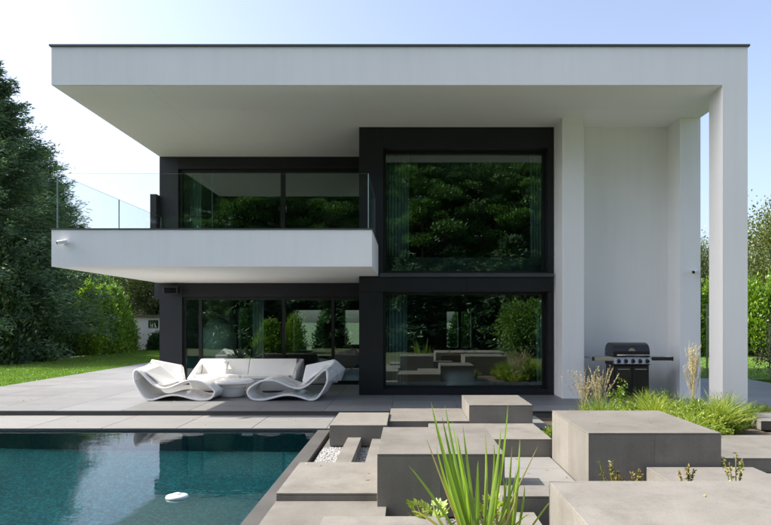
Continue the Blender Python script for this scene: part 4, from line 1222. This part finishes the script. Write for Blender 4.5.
bedplant('ornamental_grass', pl_a, (722 - 408) * 9.9 / 600, 9.9, 'low beige wisps at the foot of the white column', 'grass plant', 'beige ornamental grasses', 0.7, sz=0.55, part='plume', base=mounds[1])
for i, (x, Y, k, s, lab) in enumerate([(619, 9.7, 1, 1.0, 'tallest leafy green plant in front of the barbecue'), (637, 9.6, 0, 0.5, 'dark green bushy plant right of the tall one by the barbecue'),
                                       (661, 9.7, 1, 0.8, 'upright leafy plant right of the barbecue cabinet'), (650, 9.4, 0, 0.5, 'bushy green plant below the right barbecue shelf'),
                                       (606, 9.4, 0, 0.5, 'green plant rising over the block left of the barbecue'), (678, 9.5, 0, 0.55, 'bushy green plant before the right pillar')]):
    bedplant('leafy_plant', tallp[k], (x - 408) * Y / 600, Y, lab, 'plant', 'leafy bed plants', s, part='foliage')
for i, (x, Y, s) in enumerate([(592, 8.9, 0.85), (608, 8.5, 0.9), (624, 8.9, 0.95), (640, 8.6, 0.9), (655, 9.0, 1.0), (668, 8.5, 1.0), (681, 8.9, 1.1), (690, 8.4, 1.0), (700, 8.9, 1.1), (710, 9.3, 1.0), (718, 9.0, 0.9), (728, 9.5, 0.85),
                               (738, 9.9, 0.75), (748, 10.2, 0.7), (673, 9.6, 1.0), (700, 9.8, 0.9), (646, 9.9, 0.9), (705, 8.2, 0.75), (714, 8.5, 0.7), (757, 10.55, 0.6), (766, 10.7, 0.55),
                               (588, 9.6, 0.95), (600, 9.2, 0.9), (612, 9.6, 1.0), (629, 9.3, 1.0), (684, 9.5, 1.1), (694, 9.2, 1.1), (716, 9.6, 1.0), (722, 9.3, 0.95), (733, 9.2, 0.8)]):
    if i % 3 == 1:
        bedplant('grass_tuft', tufts[i % 2], (x - 408) * Y / 600, Y, 'fine-bladed yellow-green grass tuft in the bed before the barbecue', 'grass plant', 'fine grass tufts in the bed', s * 1.1, sz=s * 1.45, part='blades')
    else:
        bedplant('ground_cover_plant', mounds[i % 2], (x - 408) * Y / 600, Y, 'low bright yellow-green leafy mound in the bed before the barbecue', 'plant', 'bright low mounds in the bed', s * 0.9, part='foliage')
# tufts elsewhere
bedplant('ground_cover_plant', mounds[1], 3.42, 6.72, 'green tuft beside the right end of the big dark block', 'plant', None, 0.42)
bedplant('ground_cover_plant', mounds[0], 2.05, 8.55, 'green tuft between the window block and the big right block', 'plant', None, 0.5)

# ------------------------------------------------------------------ fallen leaves and grit on the paving
def litter(name, areas, mat, lo, hi, label):
    Ps = []
    for x0, x1, y0, y1, z, k in areas:
        Ps.append(np.column_stack([rng.uniform(x0, x1, k), rng.uniform(y0, y1, k), np.full(k, z + 0.003)]))
    P = np.concatenate(Ps); n = len(P)
    a = rng.uniform(0, 6.283, n)
    D = np.column_stack([np.cos(a), np.sin(a), rng.uniform(0.0, 0.35, n)])
    L = rng.uniform(lo, hi, n)
    o = link(name, quads_mesh(name, leaves(P, D, L, L * 0.5, 1.0), mat))
    tag(o, label, 'leaves', kind='stuff')
litter('fallen_leaves', [(-10, 6, 10.95, 15.2, 0.0, 70), (-10, 2, 9.7, 10.8, -0.09, 34), (-0.25, 0.84, 5.4, 6.6, 0.44, 5), (1.9, 3.1, 6.2, 7.5, 0.485, 6), (1.1, 3.4, 3.5, 4.4, 0.44, 5),
                         (0.9, 1.8, 5.4, 7.6, -0.12, 14), (-1.15, -0.35, 5.6, 6.6, 0.043, 5)], 'dry_leaf', 0.02, 0.05, 'few small dry leaves scattered on the paving')
